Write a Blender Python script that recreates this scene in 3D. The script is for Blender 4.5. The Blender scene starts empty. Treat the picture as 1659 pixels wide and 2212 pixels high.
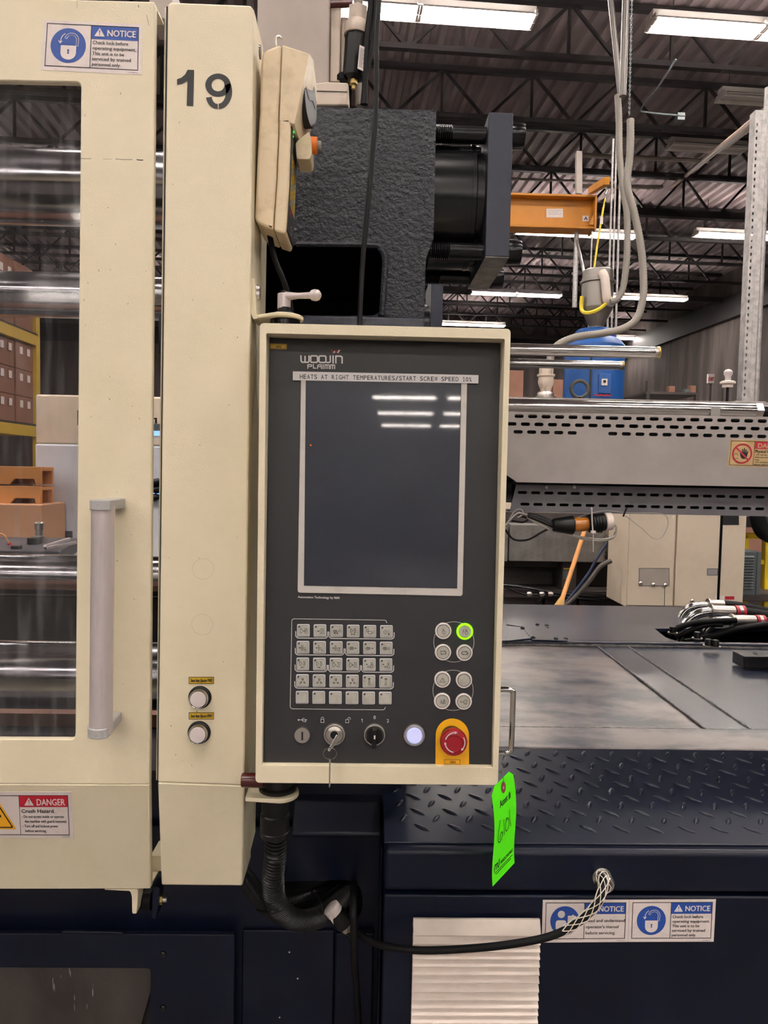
import bpy, bmesh, math, random
from math import sin, cos, tan, atan2, pi, radians, hypot
from mathutils import Vector, Matrix, Quaternion
from mathutils.geometry import delaunay_2d_cdt
random.seed(7)
SC = bpy.context.scene
COL = SC.collection

# ------------------------------------------------------------------ camera
F, CX, CY = 1600.0, 829.5, 1106.0            # image taken as 1659 x 2212
YAW, PIT, ROLL = radians(1.3), radians(3.2), radians(1.1)
CAM = Vector((0, 0, 1.5))
FW = Vector((sin(YAW)*cos(PIT), cos(YAW)*cos(PIT), -sin(PIT)))
_r = Vector((cos(YAW), -sin(YAW), 0)); _u = _r.cross(FW)
RT = _r*cos(ROLL) + _u*sin(ROLL); UP = _u*cos(ROLL) - _r*sin(ROLL)
cd = bpy.data.cameras.new('camera'); cam = bpy.data.objects.new('camera', cd); COL.objects.link(cam)
cd.sensor_fit = 'VERTICAL'; cd.sensor_height = 36.0; cd.lens = F/2212*36.0
cd.clip_start = 0.05; cd.clip_end = 200
cam.matrix_world = Matrix((( RT.x, UP.x, -FW.x, CAM.x), (RT.y, UP.y, -FW.y, CAM.y), (RT.z, UP.z, -FW.z, CAM.z), (0,0,0,1)))
SC.camera = cam

# ------------------------------------------------------------------ world and exposure
SC.view_settings.view_transform = 'Standard'; SC.view_settings.look = 'None'
SC.view_settings.gamma = 1; SC.view_settings.use_curve_mapping = False
SC.view_settings.exposure = 1.98
wd = bpy.data.worlds.new('world'); SC.world = wd; wd.use_nodes = True
wd.node_tree.nodes['Background'].inputs[0].default_value = (0.02, 0.02, 0.022, 1)
SC.cycles.max_bounces = 6; SC.cycles.transparent_max_bounces = 12
LAMP_W = 95.0            # watts of each ceiling fixture (the light itself is made in its builder)
TUBE_E = 14.0

# ------------------------------------------------------------------ pixel helpers (pixel ray cut by a world plane)
def ray(px, py): return F*FW + (px-CX)*RT + (CY-py)*UP
def W(px, py, Y): d = ray(px, py); return CAM + d*(Y/d.y)
def HZ(px, py, z): d = ray(px, py); return CAM + d*((z-CAM.z)/d.z)
def PL(px, py, o, n): d = ray(px, py); return CAM + d*((o-CAM).dot(n)/d.dot(n))
BYAW = radians(3.5)
def BR(x, y, z): return Vector((x*cos(BYAW) - y*sin(BYAW), x*sin(BYAW) + y*cos(BYAW), z))

# ------------------------------------------------------------------ materials
def lin(h):
    if isinstance(h, str):
        h = h.lstrip('#'); h = [int(h[i:i+2], 16)/255 for i in (0, 2, 4)]
    return tuple((c/12.92 if c <= 0.04045 else ((c+0.055)/1.055)**2.4) for c in h) + (1,)
MATS = {}
def mat(name, col=None, rough=0.5, metal=0.0, bump=None, var=None, coat=0.0, emit=None, spec=0.5, streak=None, rvar=None, scratch=None):
    """bump=(scale,strength,dist) var=(scale,hexcolour,lo,hi) streak=(sx,sy,sz) anisotropic stretch of var"""
    if name in MATS: return MATS[name]
    m = bpy.data.materials.new(name); m.use_nodes = True; N = m.node_tree.nodes; L = m.node_tree.links
    b = N['Principled BSDF']; b.inputs['Base Color'].default_value = lin(col)
    b.inputs['Roughness'].default_value = rough; b.inputs['Metallic'].default_value = metal
    b.inputs['Specular IOR Level'].default_value = spec
    b.inputs['Coat Weight'].default_value = coat; b.inputs['Coat Roughness'].default_value = 0.08
    if emit: b.inputs['Emission Color'].default_value = lin(emit[0]); b.inputs['Emission Strength'].default_value = emit[1]
    g = N.new('ShaderNodeNewGeometry')
    def noise(scale, det=4, stretch=None, rough_=0.6):
        n = N.new('ShaderNodeTexNoise'); n.inputs['Scale'].default_value = scale; n.inputs['Detail'].default_value = det
        n.inputs['Roughness'].default_value = rough_
        if stretch:
            mp = N.new('ShaderNodeMapping'); mp.inputs['Scale'].default_value = stretch
            L.new(g.outputs['Position'], mp.inputs[0]); L.new(mp.outputs[0], n.inputs['Vector'])
        else: L.new(g.outputs['Position'], n.inputs['Vector'])
        return n
    if var:
        n = noise(var[0], 6 if len(var) < 5 else var[4], streak); rp = N.new('ShaderNodeValToRGB')
        rp.color_ramp.elements[0].position = var[2]; rp.color_ramp.elements[1].position = var[3]
        rp.color_ramp.elements[0].color = lin(col); rp.color_ramp.elements[1].color = lin(var[1])
        L.new(n.outputs[0], rp.inputs[0]); out = rp.outputs[0]
        if scratch:
            n2 = noise(scratch[0], 3, scratch[2]); r2 = N.new('ShaderNodeValToRGB')
            r2.color_ramp.elements[0].position = scratch[3]; r2.color_ramp.elements[1].position = scratch[3]+0.02
            L.new(n2.outputs[0], r2.inputs[0]); mx = N.new('ShaderNodeMix'); mx.data_type = 'RGBA'
            L.new(r2.outputs[0], mx.inputs[0]); L.new(out, mx.inputs[6]); mx.inputs[7].default_value = lin(scratch[1]); out = mx.outputs[2]
        L.new(out, b.inputs['Base Color'])
    if rvar:
        n = noise(rvar[0], 5); mr = N.new('ShaderNodeMapRange'); mr.inputs[1].default_value = 0.35; mr.inputs[2].default_value = 0.65
        mr.inputs[3].default_value = rvar[1]; mr.inputs[4].default_value = rvar[2]
        L.new(n.outputs[0], mr.inputs[0]); L.new(mr.outputs[0], b.inputs['Roughness'])
    if bump:
        n = noise(bump[0], 3 if len(bump) < 4 else bump[3]); bp = N.new('ShaderNodeBump')
        bp.inputs['Strength'].default_value = bump[1]; bp.inputs['Distance'].default_value = bump[2]
        L.new(n.outputs[0], bp.inputs['Height']); L.new(bp.outputs[0], b.inputs['Normal'])
    MATS[name] = m; return m

M = {}
M['cream'] = mat('cream_paint', '#dbd0b5', 0.38, bump=(420, 0.34, 0.0012), var=(9, '#d6cbae', 0.4, 0.7))
M['cream_far'] = mat('cream_far', '#cfc0ac', 0.5, var=(6, '#c4b4a0', 0.45, 0.75))
M['white_far'] = mat('white_far', '#c9ccd2', 0.5, var=(5, '#b9bcc4', 0.45, 0.75))
M['pendant'] = mat('pendant_plastic', '#d3c0a0', 0.45, var=(28, '#b49f80', 0.52, 0.78), bump=(300, 0.05, 0.0006))
M['navy'] = mat('navy_paint', '#070c1d', 0.36, spec=0.25, var=(7, '#091024', 0.4, 0.7), bump=(160, 0.05, 0.0006))
M['navy_deck'] = mat('navy_deck', '#212739', 0.26, var=(4, '#2d303d', 0.3, 0.75, 2), streak=(1.2, 2.4, 1))
M['deck_worn'] = mat('deck_worn', '#2e3039', 0.28, var=(6, '#7c716e', 0.38, 0.60, 5), streak=(1, 1.5, 1))
M['bead'] = mat('weld_bead', '#6e6866', 0.4, var=(60, '#4a4849', 0.4, 0.6))
M['tread'] = mat('tread_navy', '#141929', 0.3, spec=0.4, bump=(250, 0.05, 0.0004))
M['cast'] = mat('cast_navy', '#060a1a', 0.25, bump=(115, 0.68, 0.0055, 5), spec=0.42)
M['cast_smooth'] = mat('cast_smooth', '#1a1e2e', 0.35, bump=(60, 0.35, 0.004), var=(30, '#343848', 0.45, 0.7))
M['plate_steel'] = mat('blued_plate', '#272a36', 0.5, metal=0.3, var=(30, '#303440', 0.5, 0.75))
M['plate_worn'] = mat('worn_plate', '#85807a', 0.4, metal=0.5, var=(40, '#5c5854', 0.4, 0.65))
M['black_steel'] = mat('black_steel', '#0e0e11', 0.22, metal=0.3, var=(14, '#141418', 0.4, 0.7))
M['black'] = mat('black_plastic', '#08080a', 0.4, spec=0.35)
M['rubber'] = mat('black_rubber', '#0a0a0c', 0.6, spec=0.2, bump=(300, 0.1, 0.0005))
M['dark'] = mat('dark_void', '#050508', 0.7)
M['chrome'] = mat('chrome', '#bdbab6', 0.1, metal=1.0, rvar=(30, 0.07, 0.16))
M['tiebar'] = mat('tie_bar_steel', '#98989c', 0.16, metal=1.0, rvar=(14, 0.1, 0.24))
M['steel'] = mat('brushed_steel', '#b9b4ae', 0.32, metal=1.0)
M['hopper'] = mat('hopper_steel', '#8a8580', 0.4, metal=0.85)
M['pipe_steel'] = mat('pipe_steel', '#6d6966', 0.45, metal=0.6)
M['galv'] = mat('galvanised', '#c2bfbd', 0.45, metal=0.7, var=(60, '#a8a5a5', 0.4, 0.6))
M['alu'] = mat('anodised_grey', '#c0b6b6', 0.42, metal=0.35, var=(200, '#b4abab', 0.5, 0.7), streak=(1, 1, .1))
M['grey_plastic'] = mat('grey_cast', '#a6a5a4', 0.5, var=(150, '#8f8e8e', 0.62, 0.7))
M['face'] = mat('faceplate_grey', '#202023', 0.5, bump=(900, 0.08, 0.0003))
M['bezel'] = mat('silver_bezel', '#b9b4ae', 0.5, var=(40, '#a8a29b', 0.55, 0.75))
M['key'] = mat('key_silver', '#a9a69d', 0.45, var=(90, '#989487', 0.45, 0.7))
M['keyrim'] = mat('key_rim', '#c5c6c8', 0.4)
M['ring'] = mat('ring_white', '#cfc6c2', 0.45)
M['ringgreen'] = mat('ring_green_lit', '#35c400', 0.4, emit=('#66ff00', 1.0))
M['print_w'] = mat('print_white', '#cfcac6', 0.5)
M['print_red'] = mat('print_red', '#b3202c', 0.5)
M['ink'] = mat('ink_black', '#101014', 0.5)
M['label'] = mat('label_white', '#d8ccc8', 0.5, var=(60, '#cdbfba', 0.5, 0.75))
M['tape'] = mat('tape_white', '#dcd8d8', 0.4)
M['blue'] = mat('sign_blue', '#1d4596', 0.45)
M['red'] = mat('sign_red', '#b8112c', 0.45)
M['amber'] = mat('sign_amber', '#eda913', 0.45)
M['yellow_label'] = mat('label_yellow', '#c9a21c', 0.5)
M['estop_y'] = mat('estop_yellow', '#e3a40e', 0.45, var=(60, '#cf930c', 0.5, 0.8))
M['estop_r'] = mat('estop_red', '#8c0a1c', 0.35)
M['cap_w'] = mat('cap_white', '#cfc4c2', 0.4)
M['lamp_w'] = mat('lamp_white_lit', '#a9acc8', 0.35, emit=('#c0c6ff', 0.12))
M['green_tag'] = mat('tag_green', '#58ee00', 0.6, emit=('#4cf000', 0.05))
M['eyelet'] = mat('tag_eyelet', '#8d4a48', 0.6)
M['orange'] = mat('button_orange', '#e07208', 0.4)
M['brown'] = mat('brown_urethane', '#4a1512', 0.25)
M['louver'] = mat('louver_ivory', '#ddd0c6', 0.5, var=(18, '#d4c5ba', 0.45, 0.7))
M['cover'] = mat('cover_grey', '#a39c99', 0.45, metal=0.25, var=(7, '#8d8682', 0.3, 0.8))
M['cover2'] = mat('cover_grey_dark', '#7d7b80', 0.4, metal=0.3, var=(8, '#75737a', 0.42, 0.7))
M['crane'] = mat('crane_yellow', '#bd7b12', 0.45, var=(5, '#b0700e', 0.4, 0.7))
M['sling'] = mat('sling_yellow', '#dfc63a', 0.7)
M['bluebin'] = mat('dryer_blue', '#174f94', 0.4, var=(6, '#134583', 0.4, 0.7))
M['hose_grey'] = mat('hose_grey', '#857f77', 0.5)
M['blue_hose'] = mat('blue_hose', '#1c2848', 0.5); M['grey_hose'] = mat('grey_hose', '#4a4340', 0.55)
M['wood'] = mat('wood_handle', '#c98a4c', 0.5)
M['straw'] = mat('straw', '#b58e50', 0.8)
M['carton'] = mat('carton', '#8a6250', 0.8, var=(3, '#7a5646', 0.4, 0.7))
M['carton_n'] = mat('carton_near', '#b88a68', 0.8)
M['rack_y'] = mat('rack_yellow', '#c2a03a', 0.5)
M['rail_y'] = mat('rail_yellow', '#e0bf18', 0.4)
M['box_grey'] = mat('cabinet_grey', '#4c5356', 0.5)
M['treadalu'] = mat('tread_aluminium', '#8f8b87', 0.4, metal=0.5, var=(9, '#7c7874', 0.4, 0.6))
M['press_dark'] = mat('press_dark', '#3c3432', 0.6, var=(5, '#2a2423', 0.4, 0.7))
M['floor'] = mat('floor_concrete', '#6c6663', 0.45, var=(0.6, '#5a5553', 0.4, 0.7))
M['wall'] = mat('wall_concrete', '#463e3c', 0.85, var=(2.2, '#6c615e', 0.42, 0.72), streak=(1, 1, 0.12))
M['wall_dark'] = mat('wall_dark', '#3a3436', 0.85)
M['deck_roof'] = mat('roof_deck', '#85787a', 0.7, var=(1.2, '#74696b', 0.4, 0.7))
M['joist'] = mat('joist_steel', '#1d181b', 0.6)
M['tube'] = mat('tube_lit', '#ffffff', 0.5, emit=('#fff4ea', TUBE_E))
M['reflector'] = mat('reflector_white', '#cfcac6', 0.5)
M['conduit'] = mat('conduit', '#9d958f', 0.45, metal=0.4)
M['pipe_brown'] = mat('pipe_brown', '#8a7468', 0.5)
M['beige_cast'] = mat('beige_grey', '#a59a92', 0.45, var=(8, '#9a8f87', 0.4, 0.7))
M['beige_dirty'] = mat('beige_dirty', '#c2b4a6', 0.5, var=(22, '#8f7f72', 0.52, 0.72), streak=(1, 1, .4))
M['amber_tape'] = mat('amber_tape', '#a8671c', 0.3, coat=0.4)
M['brass'] = mat('brass', '#a8935a', 0.35, metal=0.9)
M['braid'] = mat('steel_braid', '#b9b3ac', 0.4, metal=0.6)
M['red_fit'] = mat('clamp_red', '#a81e34', 0.4)
M['aged'] = mat('aged_label', '#b79a6c', 0.6, var=(30, '#a88a5c', 0.45, 0.7))
M['glassblue'] = mat('blue_glow', '#8fb4e0', 0.3, emit=('#8db8ff', 0.35))
M['sheet_scr'] = mat('scratched_sheet', '#3a3532', 0.35, metal=0.3, var=(6, '#524b47', 0.42, 0.7), streak=(1, 1, .5), scratch=(36, '#a09a94', (4, 4, .35), 0.70))
M['cream_dark'] = mat('cream_inner', '#b9ae94', 0.5)
def glass_pane():
    m = bpy.data.materials.new('clear_acrylic'); m.use_nodes = True; N = m.node_tree.nodes; L = m.node_tree.links
    N.remove(N['Principled BSDF']); o = N['Material Output']
    t = N.new('ShaderNodeBsdfTransparent'); t.inputs[0].default_value = (0.86, 0.85, 0.86, 1)
    gl = N.new('ShaderNodeBsdfGlossy'); gl.inputs['Roughness'].default_value = 0.06
    df = N.new('ShaderNodeBsdfDiffuse'); df.inputs[0].default_value = (0.7, 0.7, 0.7, 1)
    fr = N.new('ShaderNodeFresnel'); fr.inputs[0].default_value = 1.45
    g = N.new('ShaderNodeNewGeometry'); mp = N.new('ShaderNodeMapping'); mp.inputs['Scale'].default_value = (14, 14, 1.6); mp.inputs['Rotation'].default_value = (0, 0.35, 0)
    n = N.new('ShaderNodeTexNoise'); n.inputs['Scale'].default_value = 5; n.inputs['Detail'].default_value = 8
    L.new(g.outputs['Position'], mp.inputs[0]); L.new(mp.outputs[0], n.inputs['Vector'])
    mr = N.new('ShaderNodeMapRange'); mr.inputs[1].default_value = 0.5; mr.inputs[2].default_value = 0.9; mr.inputs[3].default_value = 0.008; mr.inputs[4].default_value = 0.14
    L.new(n.outputs[0], mr.inputs[0])
    m1 = N.new('ShaderNodeMixShader'); m2 = N.new('ShaderNodeMixShader')
    L.new(fr.outputs[0], m1.inputs[0]); L.new(t.outputs[0], m1.inputs[1]); L.new(gl.outputs[0], m1.inputs[2])
    L.new(mr.outputs[0], m2.inputs[0]); L.new(m1.outputs[0], m2.inputs[1]); L.new(df.outputs[0], m2.inputs[2])
    L.new(m2.outputs[0], o.inputs[0]); return m
M['pane'] = glass_pane()
def screen_mat():
    m = mat('screen_glass', '#0a1122', 0.4, coat=0.8, var=(11, '#161c2b', 0.42, 0.75)); b = m.node_tree.nodes['Principled BSDF']
    b.inputs['Coat Roughness'].default_value = 0.03; b.inputs['Specular IOR Level'].default_value = 0.55; return m
M['screen'] = screen_mat()

# ------------------------------------------------------------------ mesh builder
def perp(d):
    d = d.normalized(); a = Vector((0, 0, 1)) if abs(d.z) < 0.9 else Vector((1, 0, 0))
    u = d.cross(a).normalized(); return u, d.cross(u).normalized()
class MB:
    def __init__(s): s.v = []; s.f = []
    def face(s, pts): n = len(s.v); s.v += [tuple(p) for p in pts]; s.f.append(tuple(range(n, n+len(pts)))); return s
    def prism(s, pts, vec):
        n = len(s.v); k = len(pts); vec = Vector(vec); pts = [Vector(p) for p in pts]
        s.v += [tuple(p) for p in pts] + [tuple(p+vec) for p in pts]
        s.f.append(tuple(range(n, n+k))); s.f.append(tuple(range(n+2*k-1, n+k-1, -1)))
        for i in range(k): j = (i+1) % k; s.f.append((n+i, n+k+i, n+k+j, n+j))
        return s
    def box(s, a, b):
        x0, y0, z0 = a; x1, y1, z1 = b
        return s.prism([(x0, y0, z0), (x1, y0, z0), (x1, y0, z1), (x0, y0, z1)], (0, y1-y0, 0))
    def obox(s, c, ax, ay, az):   # half-axes vectors
        c = Vector(c); return s.prism([c-ax-ay-az, c+ax-ay-az, c+ax-ay+az, c-ax-ay+az], ay*2)
    def beam(s, p0, p1, w, h=None):
        p0 = Vector(p0); p1 = Vector(p1); h = h or w; u, v = perp(p1-p0); u = u*w/2; v = v*h/2
        return s.prism([p0-u-v, p0+u-v, p0+u+v, p0-u+v], p1-p0)
    def cyl(s, p0, p1, r0, r1=None, n=24, caps=True):
        p0 = Vector(p0); p1 = Vector(p1); r1 = r0 if r1 is None else r1; u, v = perp(p1-p0); k = len(s.v)
        for p, r in ((p0, r0), (p1, r1)):
            for i in range(n): a = 2*pi*i/n; s.v.append(tuple(p + u*cos(a)*r + v*sin(a)*r))
        for i in range(n): j = (i+1) % n; s.f.append((k+i, k+j, k+n+j, k+n+i))
        if caps: s.f.append(tuple(range(k+n-1, k-1, -1))); s.f.append(tuple(range(k+n, k+2*n)))
        return s
    def lathe(s, o, ax, prof, n=28):  # prof: [(r,h)]
        o = Vector(o); ax = Vector(ax).normalized(); u, v = perp(ax); k = len(s.v); m = len(prof)
        for r, h in prof:
            for i in range(n): a = 2*pi*i/n; s.v.append(tuple(o + ax*h + u*cos(a)*r + v*sin(a)*r))
        for q in range(m-1):
            for i in range(n): j = (i+1) % n; s.f.append((k+q*n+i, k+q*n+j, k+(q+1)*n+j, k+(q+1)*n+i))
        if prof[0][0] > 1e-6: s.f.append(tuple(range(k+n-1, k-1, -1)))
        if prof[-1][0] > 1e-6: s.f.append(tuple(range(k+(m-1)*n, k+m*n)))
        return s
    def tube(s, path, r, n=10, closed=False, rf=None, caps=True):
        P = [Vector(p) for p in path]; m = len(P); k = len(s.v); U = None
        for i, p in enumerate(P):
            if closed: d = P[(i+1) % m] - P[i-1]
            else: d = P[min(i+1, m-1)] - P[max(i-1, 0)]
            d.normalize()
            if U is None: U, _ = perp(d)
            else: U = (U - d*U.dot(d)); U.normalize()
            V = d.cross(U); rr = rf(i) if rf else r
            for j in range(n): a = 2*pi*j/n; s.v.append(tuple(p + U*cos(a)*rr + V*sin(a)*rr))
        for i in range(m if closed else m-1):
            i2 = (i+1) % m
            for j in range(n): j2 = (j+1) % n; s.f.append((k+i*n+j, k+i*n+j2, k+i2*n+j2, k+i2*n+j))
        if caps and not closed: s.f.append(tuple(range(k+n-1, k-1, -1))); s.f.append(tuple(range(k+(m-1)*n, k+m*n)))
        return s
    def add(s, vs, fs): n = len(s.v); s.v += [tuple(v) for v in vs]; s.f += [tuple(n+i for i in f) for f in fs]; return s

def spline(pts, n=8):
    P = [Vector(p) for p in pts]; out = []
    for i in range(len(P)-1):
        a = P[max(i-1, 0)]; b = P[i]; c = P[i+1]; d = P[min(i+2, len(P)-1)]
        for k in range(n):
            t = k/n; out.append(0.5*((2*b) + (c-a)*t + (2*a-5*b+4*c-d)*t*t + (3*b-a-3*c+d)*t**3))
    out.append(P[-1]); return out
def resample(P, step):
    out = [P[0]]; acc = 0
    for i in range(1, len(P)):
        a, b = P[i-1], P[i]; L = (b-a).length
        while acc + L >= step and L > 1e-9:
            t = (step-acc)/L; a = a.lerp(b, t); out.append(a.copy()); L = (b-a).length; acc = 0
        acc += L
    return out

ORG = {}
def obj(name, mb, m, parent=None, bevel=0.0, angle=35, kind=None, label=None, seg=2):
    me = bpy.data.meshes.new(name); o0 = ORG.get(parent.name, Vector()) if parent else Vector()
    me.from_pydata([tuple(Vector(v)-o0) for v in mb.v], [], mb.f)
    bm = bmesh.new(); bm.from_mesh(me)
    bmesh.ops.remove_doubles(bm, verts=bm.verts, dist=2e-6) if len(bm.verts) < 60000 else None
    bmesh.ops.recalc_face_normals(bm, faces=bm.faces)
    for f in bm.faces: f.smooth = True
    bm.to_mesh(me); bm.free()
    me.set_sharp_from_angle(angle=radians(angle))
    me.materials.append(M[m] if isinstance(m, str) else m)
    o = bpy.data.objects.new(name, me); COL.objects.link(o)
    if parent: o.parent = parent; ORG[o.name] = o0
    else: ORG[o.name] = Vector()
    if bevel:
        b = o.modifiers.new('bevel', 'BEVEL'); b.width = bevel; b.segments = seg; b.limit_method = 'ANGLE'; b.angle_limit = radians(40)
        b.harden_normals = False; wn = o.modifiers.new('weighted_normals', 'WEIGHTED_NORMAL'); wn.keep_sharp = True; wn.weight = 100
    if kind: o['kind'] = kind
    if label: o['label'] = label
    return o
def T(name, label, cat, loc, group=None):
    o = bpy.data.objects.new(name, None); COL.objects.link(o); o.location = loc; o.empty_display_size = 0.05
    o['label'] = label; o['category'] = cat
    if group: o['group'] = group
    ORG[o.name] = Vector(loc); return o
def tag(o, label, cat, group=None):
    o['label'] = label; o['category'] = cat
    if group: o['group'] = group
    return o
def struct(name, mb, m, parent=None, **k):
    o = obj(name, mb, m, parent, **k)
    if not parent: o['kind'] = 'structure'
    return o

def holes_plate(outer, holes, to_world, thick_vec):
    """flat plate with holes: 2-D point lists, to_world(x,y)->Vector, extruded by thick_vec"""
    loops = [outer] + holes; pts = []; edges = []
    for lp in loops:
        n0 = len(pts); pts += [Vector(q) for q in lp]; edges += [(n0+i, n0+(i+1) % len(lp)) for i in range(len(lp))]
    V, _, F_, _, _, _ = delaunay_2d_cdt(pts, edges, [], 0, 1e-7)
    boxes = [(min(q[0] for q in h), max(q[0] for q in h), min(q[1] for q in h), max(q[1] for q in h), h) for h in holes]
    def inside(x, y, lp):
        c = False; j = len(lp)-1
        for i in range(len(lp)):
            xi, yi = lp[i][0], lp[i][1]; xj, yj = lp[j][0], lp[j][1]
            if (yi > y) != (yj > y) and x < (xj-xi)*(y-yi)/(yj-yi)+xi: c = not c
            j = i
        return c
    FS = []
    for f in F_:
        x = sum(V[i][0] for i in f)/3; y = sum(V[i][1] for i in f)/3
        if not inside(x, y, outer): continue
        if any(bx[0] < x < bx[1] and bx[2] < y < bx[3] and inside(x, y, bx[4]) for bx in boxes): continue
        FS.append(tuple(f))
    cnt = {}
    for f in FS:
        for i in range(3): e = (f[i], f[(i+1) % 3]); cnt[frozenset(e)] = cnt.get(frozenset(e), []) + [e]
    bnd = [v[0] for v in cnt.values() if len(v) == 1]
    mb = MB(); t = Vector(thick_vec); k = len(V); w = [to_world(p[0], p[1]) for p in V]
    mb.v = [tuple(p) for p in w] + [tuple(p+t) for p in w]
    mb.f = FS + [tuple(i+k for i in reversed(f)) for f in FS] + [(a, b, b+k, a+k) for a, b in bnd]
    return mb
def rrect(x0, y0, x1, y1, r, n=5):
    out = []
    for cx, cy, a0 in ((x1-r, y1-r, 0), (x0+r, y1-r, 90), (x0+r, y0+r, 180), (x1-r, y0+r, 270)):
        for i in range(n+1): a = radians(a0+90*i/n); out.append((cx+r*cos(a), cy+r*sin(a)))
    return out
def ppoly(pts, Y): return [W(x, y, Y) for x, y in pts]
def pprism(mb, pts, Y0, Y1): return mb.prism(ppoly(pts, Y0), (0, Y1-Y0, 0))
def roundpoly(pts, r, n=4):
    out = []; k = len(pts)
    for i in range(k):
        p = Vector(pts[i]); a = Vector(pts[i-1]); b = Vector(pts[(i+1) % k])
        da = (a-p); db = (b-p); rr = min(r, da.length*0.45, db.length*0.45); A = p+da.normalized()*rr; B = p+db.normalized()*rr
        for j in range(n+1):
            t = j/n; out.append(tuple((A*(1-t)**2 + p*2*t*(1-t) + B*t*t)))
    return out

# ------------------------------------------------------------------ flat print on a surface (x right, y down)
TXT = {}
def text_mesh(s):
    if s in TXT: return TXT[s]
    cu = bpy.data.curves.new('txt', 'FONT'); cu.body = s; cu.resolution_u = 3; cu.size = 1
    ob = bpy.data.objects.new('txt', cu); me = bpy.data.meshes.new_from_object(ob)
    vs = [(v.co.x, v.co.y) for v in me.vertices]; fs = [tuple(p.vertices) for p in me.polygons]
    bpy.data.objects.remove(ob); bpy.data.curves.remove(cu); bpy.data.meshes.remove(me)
    TXT[s] = (vs, fs); return TXT[s]
class Sheet:
    def __init__(s, fn, n): s.fn = fn; s.n = n.normalized()
    def pt(s, x, y, l=0.0): return s.fn(x, y) + s.n*l
    def poly(s, mb, pts, l=0.0004): return mb.face([s.pt(x, y, l) for x, y in pts])
    def rect(s, mb, x0, y0, x1, y1, l=0.0004): return s.poly(mb, [(x0, y0), (x1, y0), (x1, y1), (x0, y1)], l)
    def disc(s, mb, x, y, r, l=0.0004, n=32, ry=None):
        ry = ry or r; return s.poly(mb, [(x+r*cos(2*pi*i/n), y+ry*sin(2*pi*i/n)) for i in range(n)], l)
    def line(s, mb, pts, w, l=0.0004, closed=False):
        k = len(pts)
        for i in range(k if closed else k-1):
            x0, y0 = pts[i]; x1, y1 = pts[(i+1) % k]; d = hypot(x1-x0, y1-y0)
            if d < 1e-6: continue
            ux, uy = (x1-x0)/d*w/2, (y1-y0)/d*w/2; nx, ny = -uy, ux; e = 0.6
            s.poly(mb, [(x0-ux*e+nx, y0-uy*e+ny), (x1+ux*e+nx, y1+uy*e+ny), (x1+ux*e-nx, y1+uy*e-ny), (x0-ux*e-nx, y0-uy*e-ny)], l+0.00002*(i % 2))
        return mb
    def frame(s, mb, x0, y0, x1, y1, w, l=0.0004):
        s.rect(mb, x0, y0, x1, y0+w, l); s.rect(mb, x0, y1-w, x1, y1, l); s.rect(mb, x0, y0+w, x0+w, y1-w, l); s.rect(mb, x1-w, y0+w, x1, y1-w, l); return mb
    def arrow(s, mb, x0, y0, x1, y1, w, hw, hl, l=0.0004):
        d = hypot(x1-x0, y1-y0); ux, uy = (x1-x0)/d, (y1-y0)/d; mx, my = x1-ux*hl, y1-uy*hl
        s.line(mb, [(x0, y0), (mx, my)], w, l); s.poly(mb, [(x1, y1), (mx-uy*hw/2, my+ux*hw/2), (mx+uy*hw/2, my-ux*hw/2)], l)
        return mb
    def text(s, mb, t, x0, y0, x1, cap, y1=None, l=0.0005, shear=0, bold=0.0, cap_ref=None):
        """baseline from (x0,y0) to (x1,y1); cap = capital height in sheet units (0.72 em)"""
        y1 = y0 if y1 is None else y1; vs, fs = text_mesh(t); mn = min(v[0] for v in vs); mx = max(v[0] for v in vs)
        k = cap/0.7; dy = (y1-y0)/(x1-x0)
        offs = [(0, 0)] if not bold else [(-bold, 0), (bold, 0), (0, bold*0.7), (0, -bold*0.7)]
        for q, (ox, oy) in enumerate(offs):
            P = []
            for vx, vy in vs:
                x = x0 + (vx-mn)/(mx-mn)*(x1-x0) + shear*vy*k + ox; y = y0 + (x-x0)*dy - vy*k + oy; P.append(s.pt(x, y, l+q*0.00001))
            mb.add(P, fs)
        return mb
def plane_sheet(o, n): return Sheet(lambda x, y: PL(x, y, o, n), n)
def yplane(Y): return plane_sheet(Vector((0, Y, 0)), Vector((0, -1, 0)))
def quad_sheet(TL, TR, BR_, BL, w, h):
    TL, TR, BR_, BL = map(Vector, (TL, TR, BR_, BL)); n = (BL-TL).cross(TR-TL)
    return Sheet(lambda x, y: (TL*(1-x/w)+TR*(x/w))*(1-y/h) + (BL*(1-x/w)+BR_*(x/w))*(y/h), n)
def local(sh, x, y):
    o = sh.pt(x, y); U = (sh.pt(x+5, y)-sh.pt(x-5, y)); k = U.length/10; return o, U.normalized(), sh.n, k
# ================================================================== SETTING
RX0, RX1, RY0, RY1, RH = -17.0, 10.8, -38.0, 27.6, 7.0
def bbox(mb, a, b):
    x0, y0, z0 = a; x1, y1, z1 = b
    return mb.prism([BR(x0, y0, z0), BR(x1, y0, z0), BR(x1, y0, z1), BR(x0, y0, z1)], BR(0, y1-y0, 0))
struct('floor', bbox(MB(), (RX0, RY0, -0.2), (RX1, RY1, 0)), 'floor')
struct('wall_back', bbox(MB(), (RX0, RY1, 0), (RX1, RY1+0.2, RH)), 'wall')
struct('wall_right', bbox(MB(), (RX1, RY0, 0), (RX1+0.2, RY1+0.2, RH)), 'wall')
struct('wall_left', bbox(MB(), (RX0-0.2, RY0, 0), (RX0, RY1+0.2, RH)), 'wall_dark')
struct('wall_front', bbox(MB(), (RX0-0.2, RY0-0.2, 0), (RX1+0.2, RY0, RH)), 'wall_dark')
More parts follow.
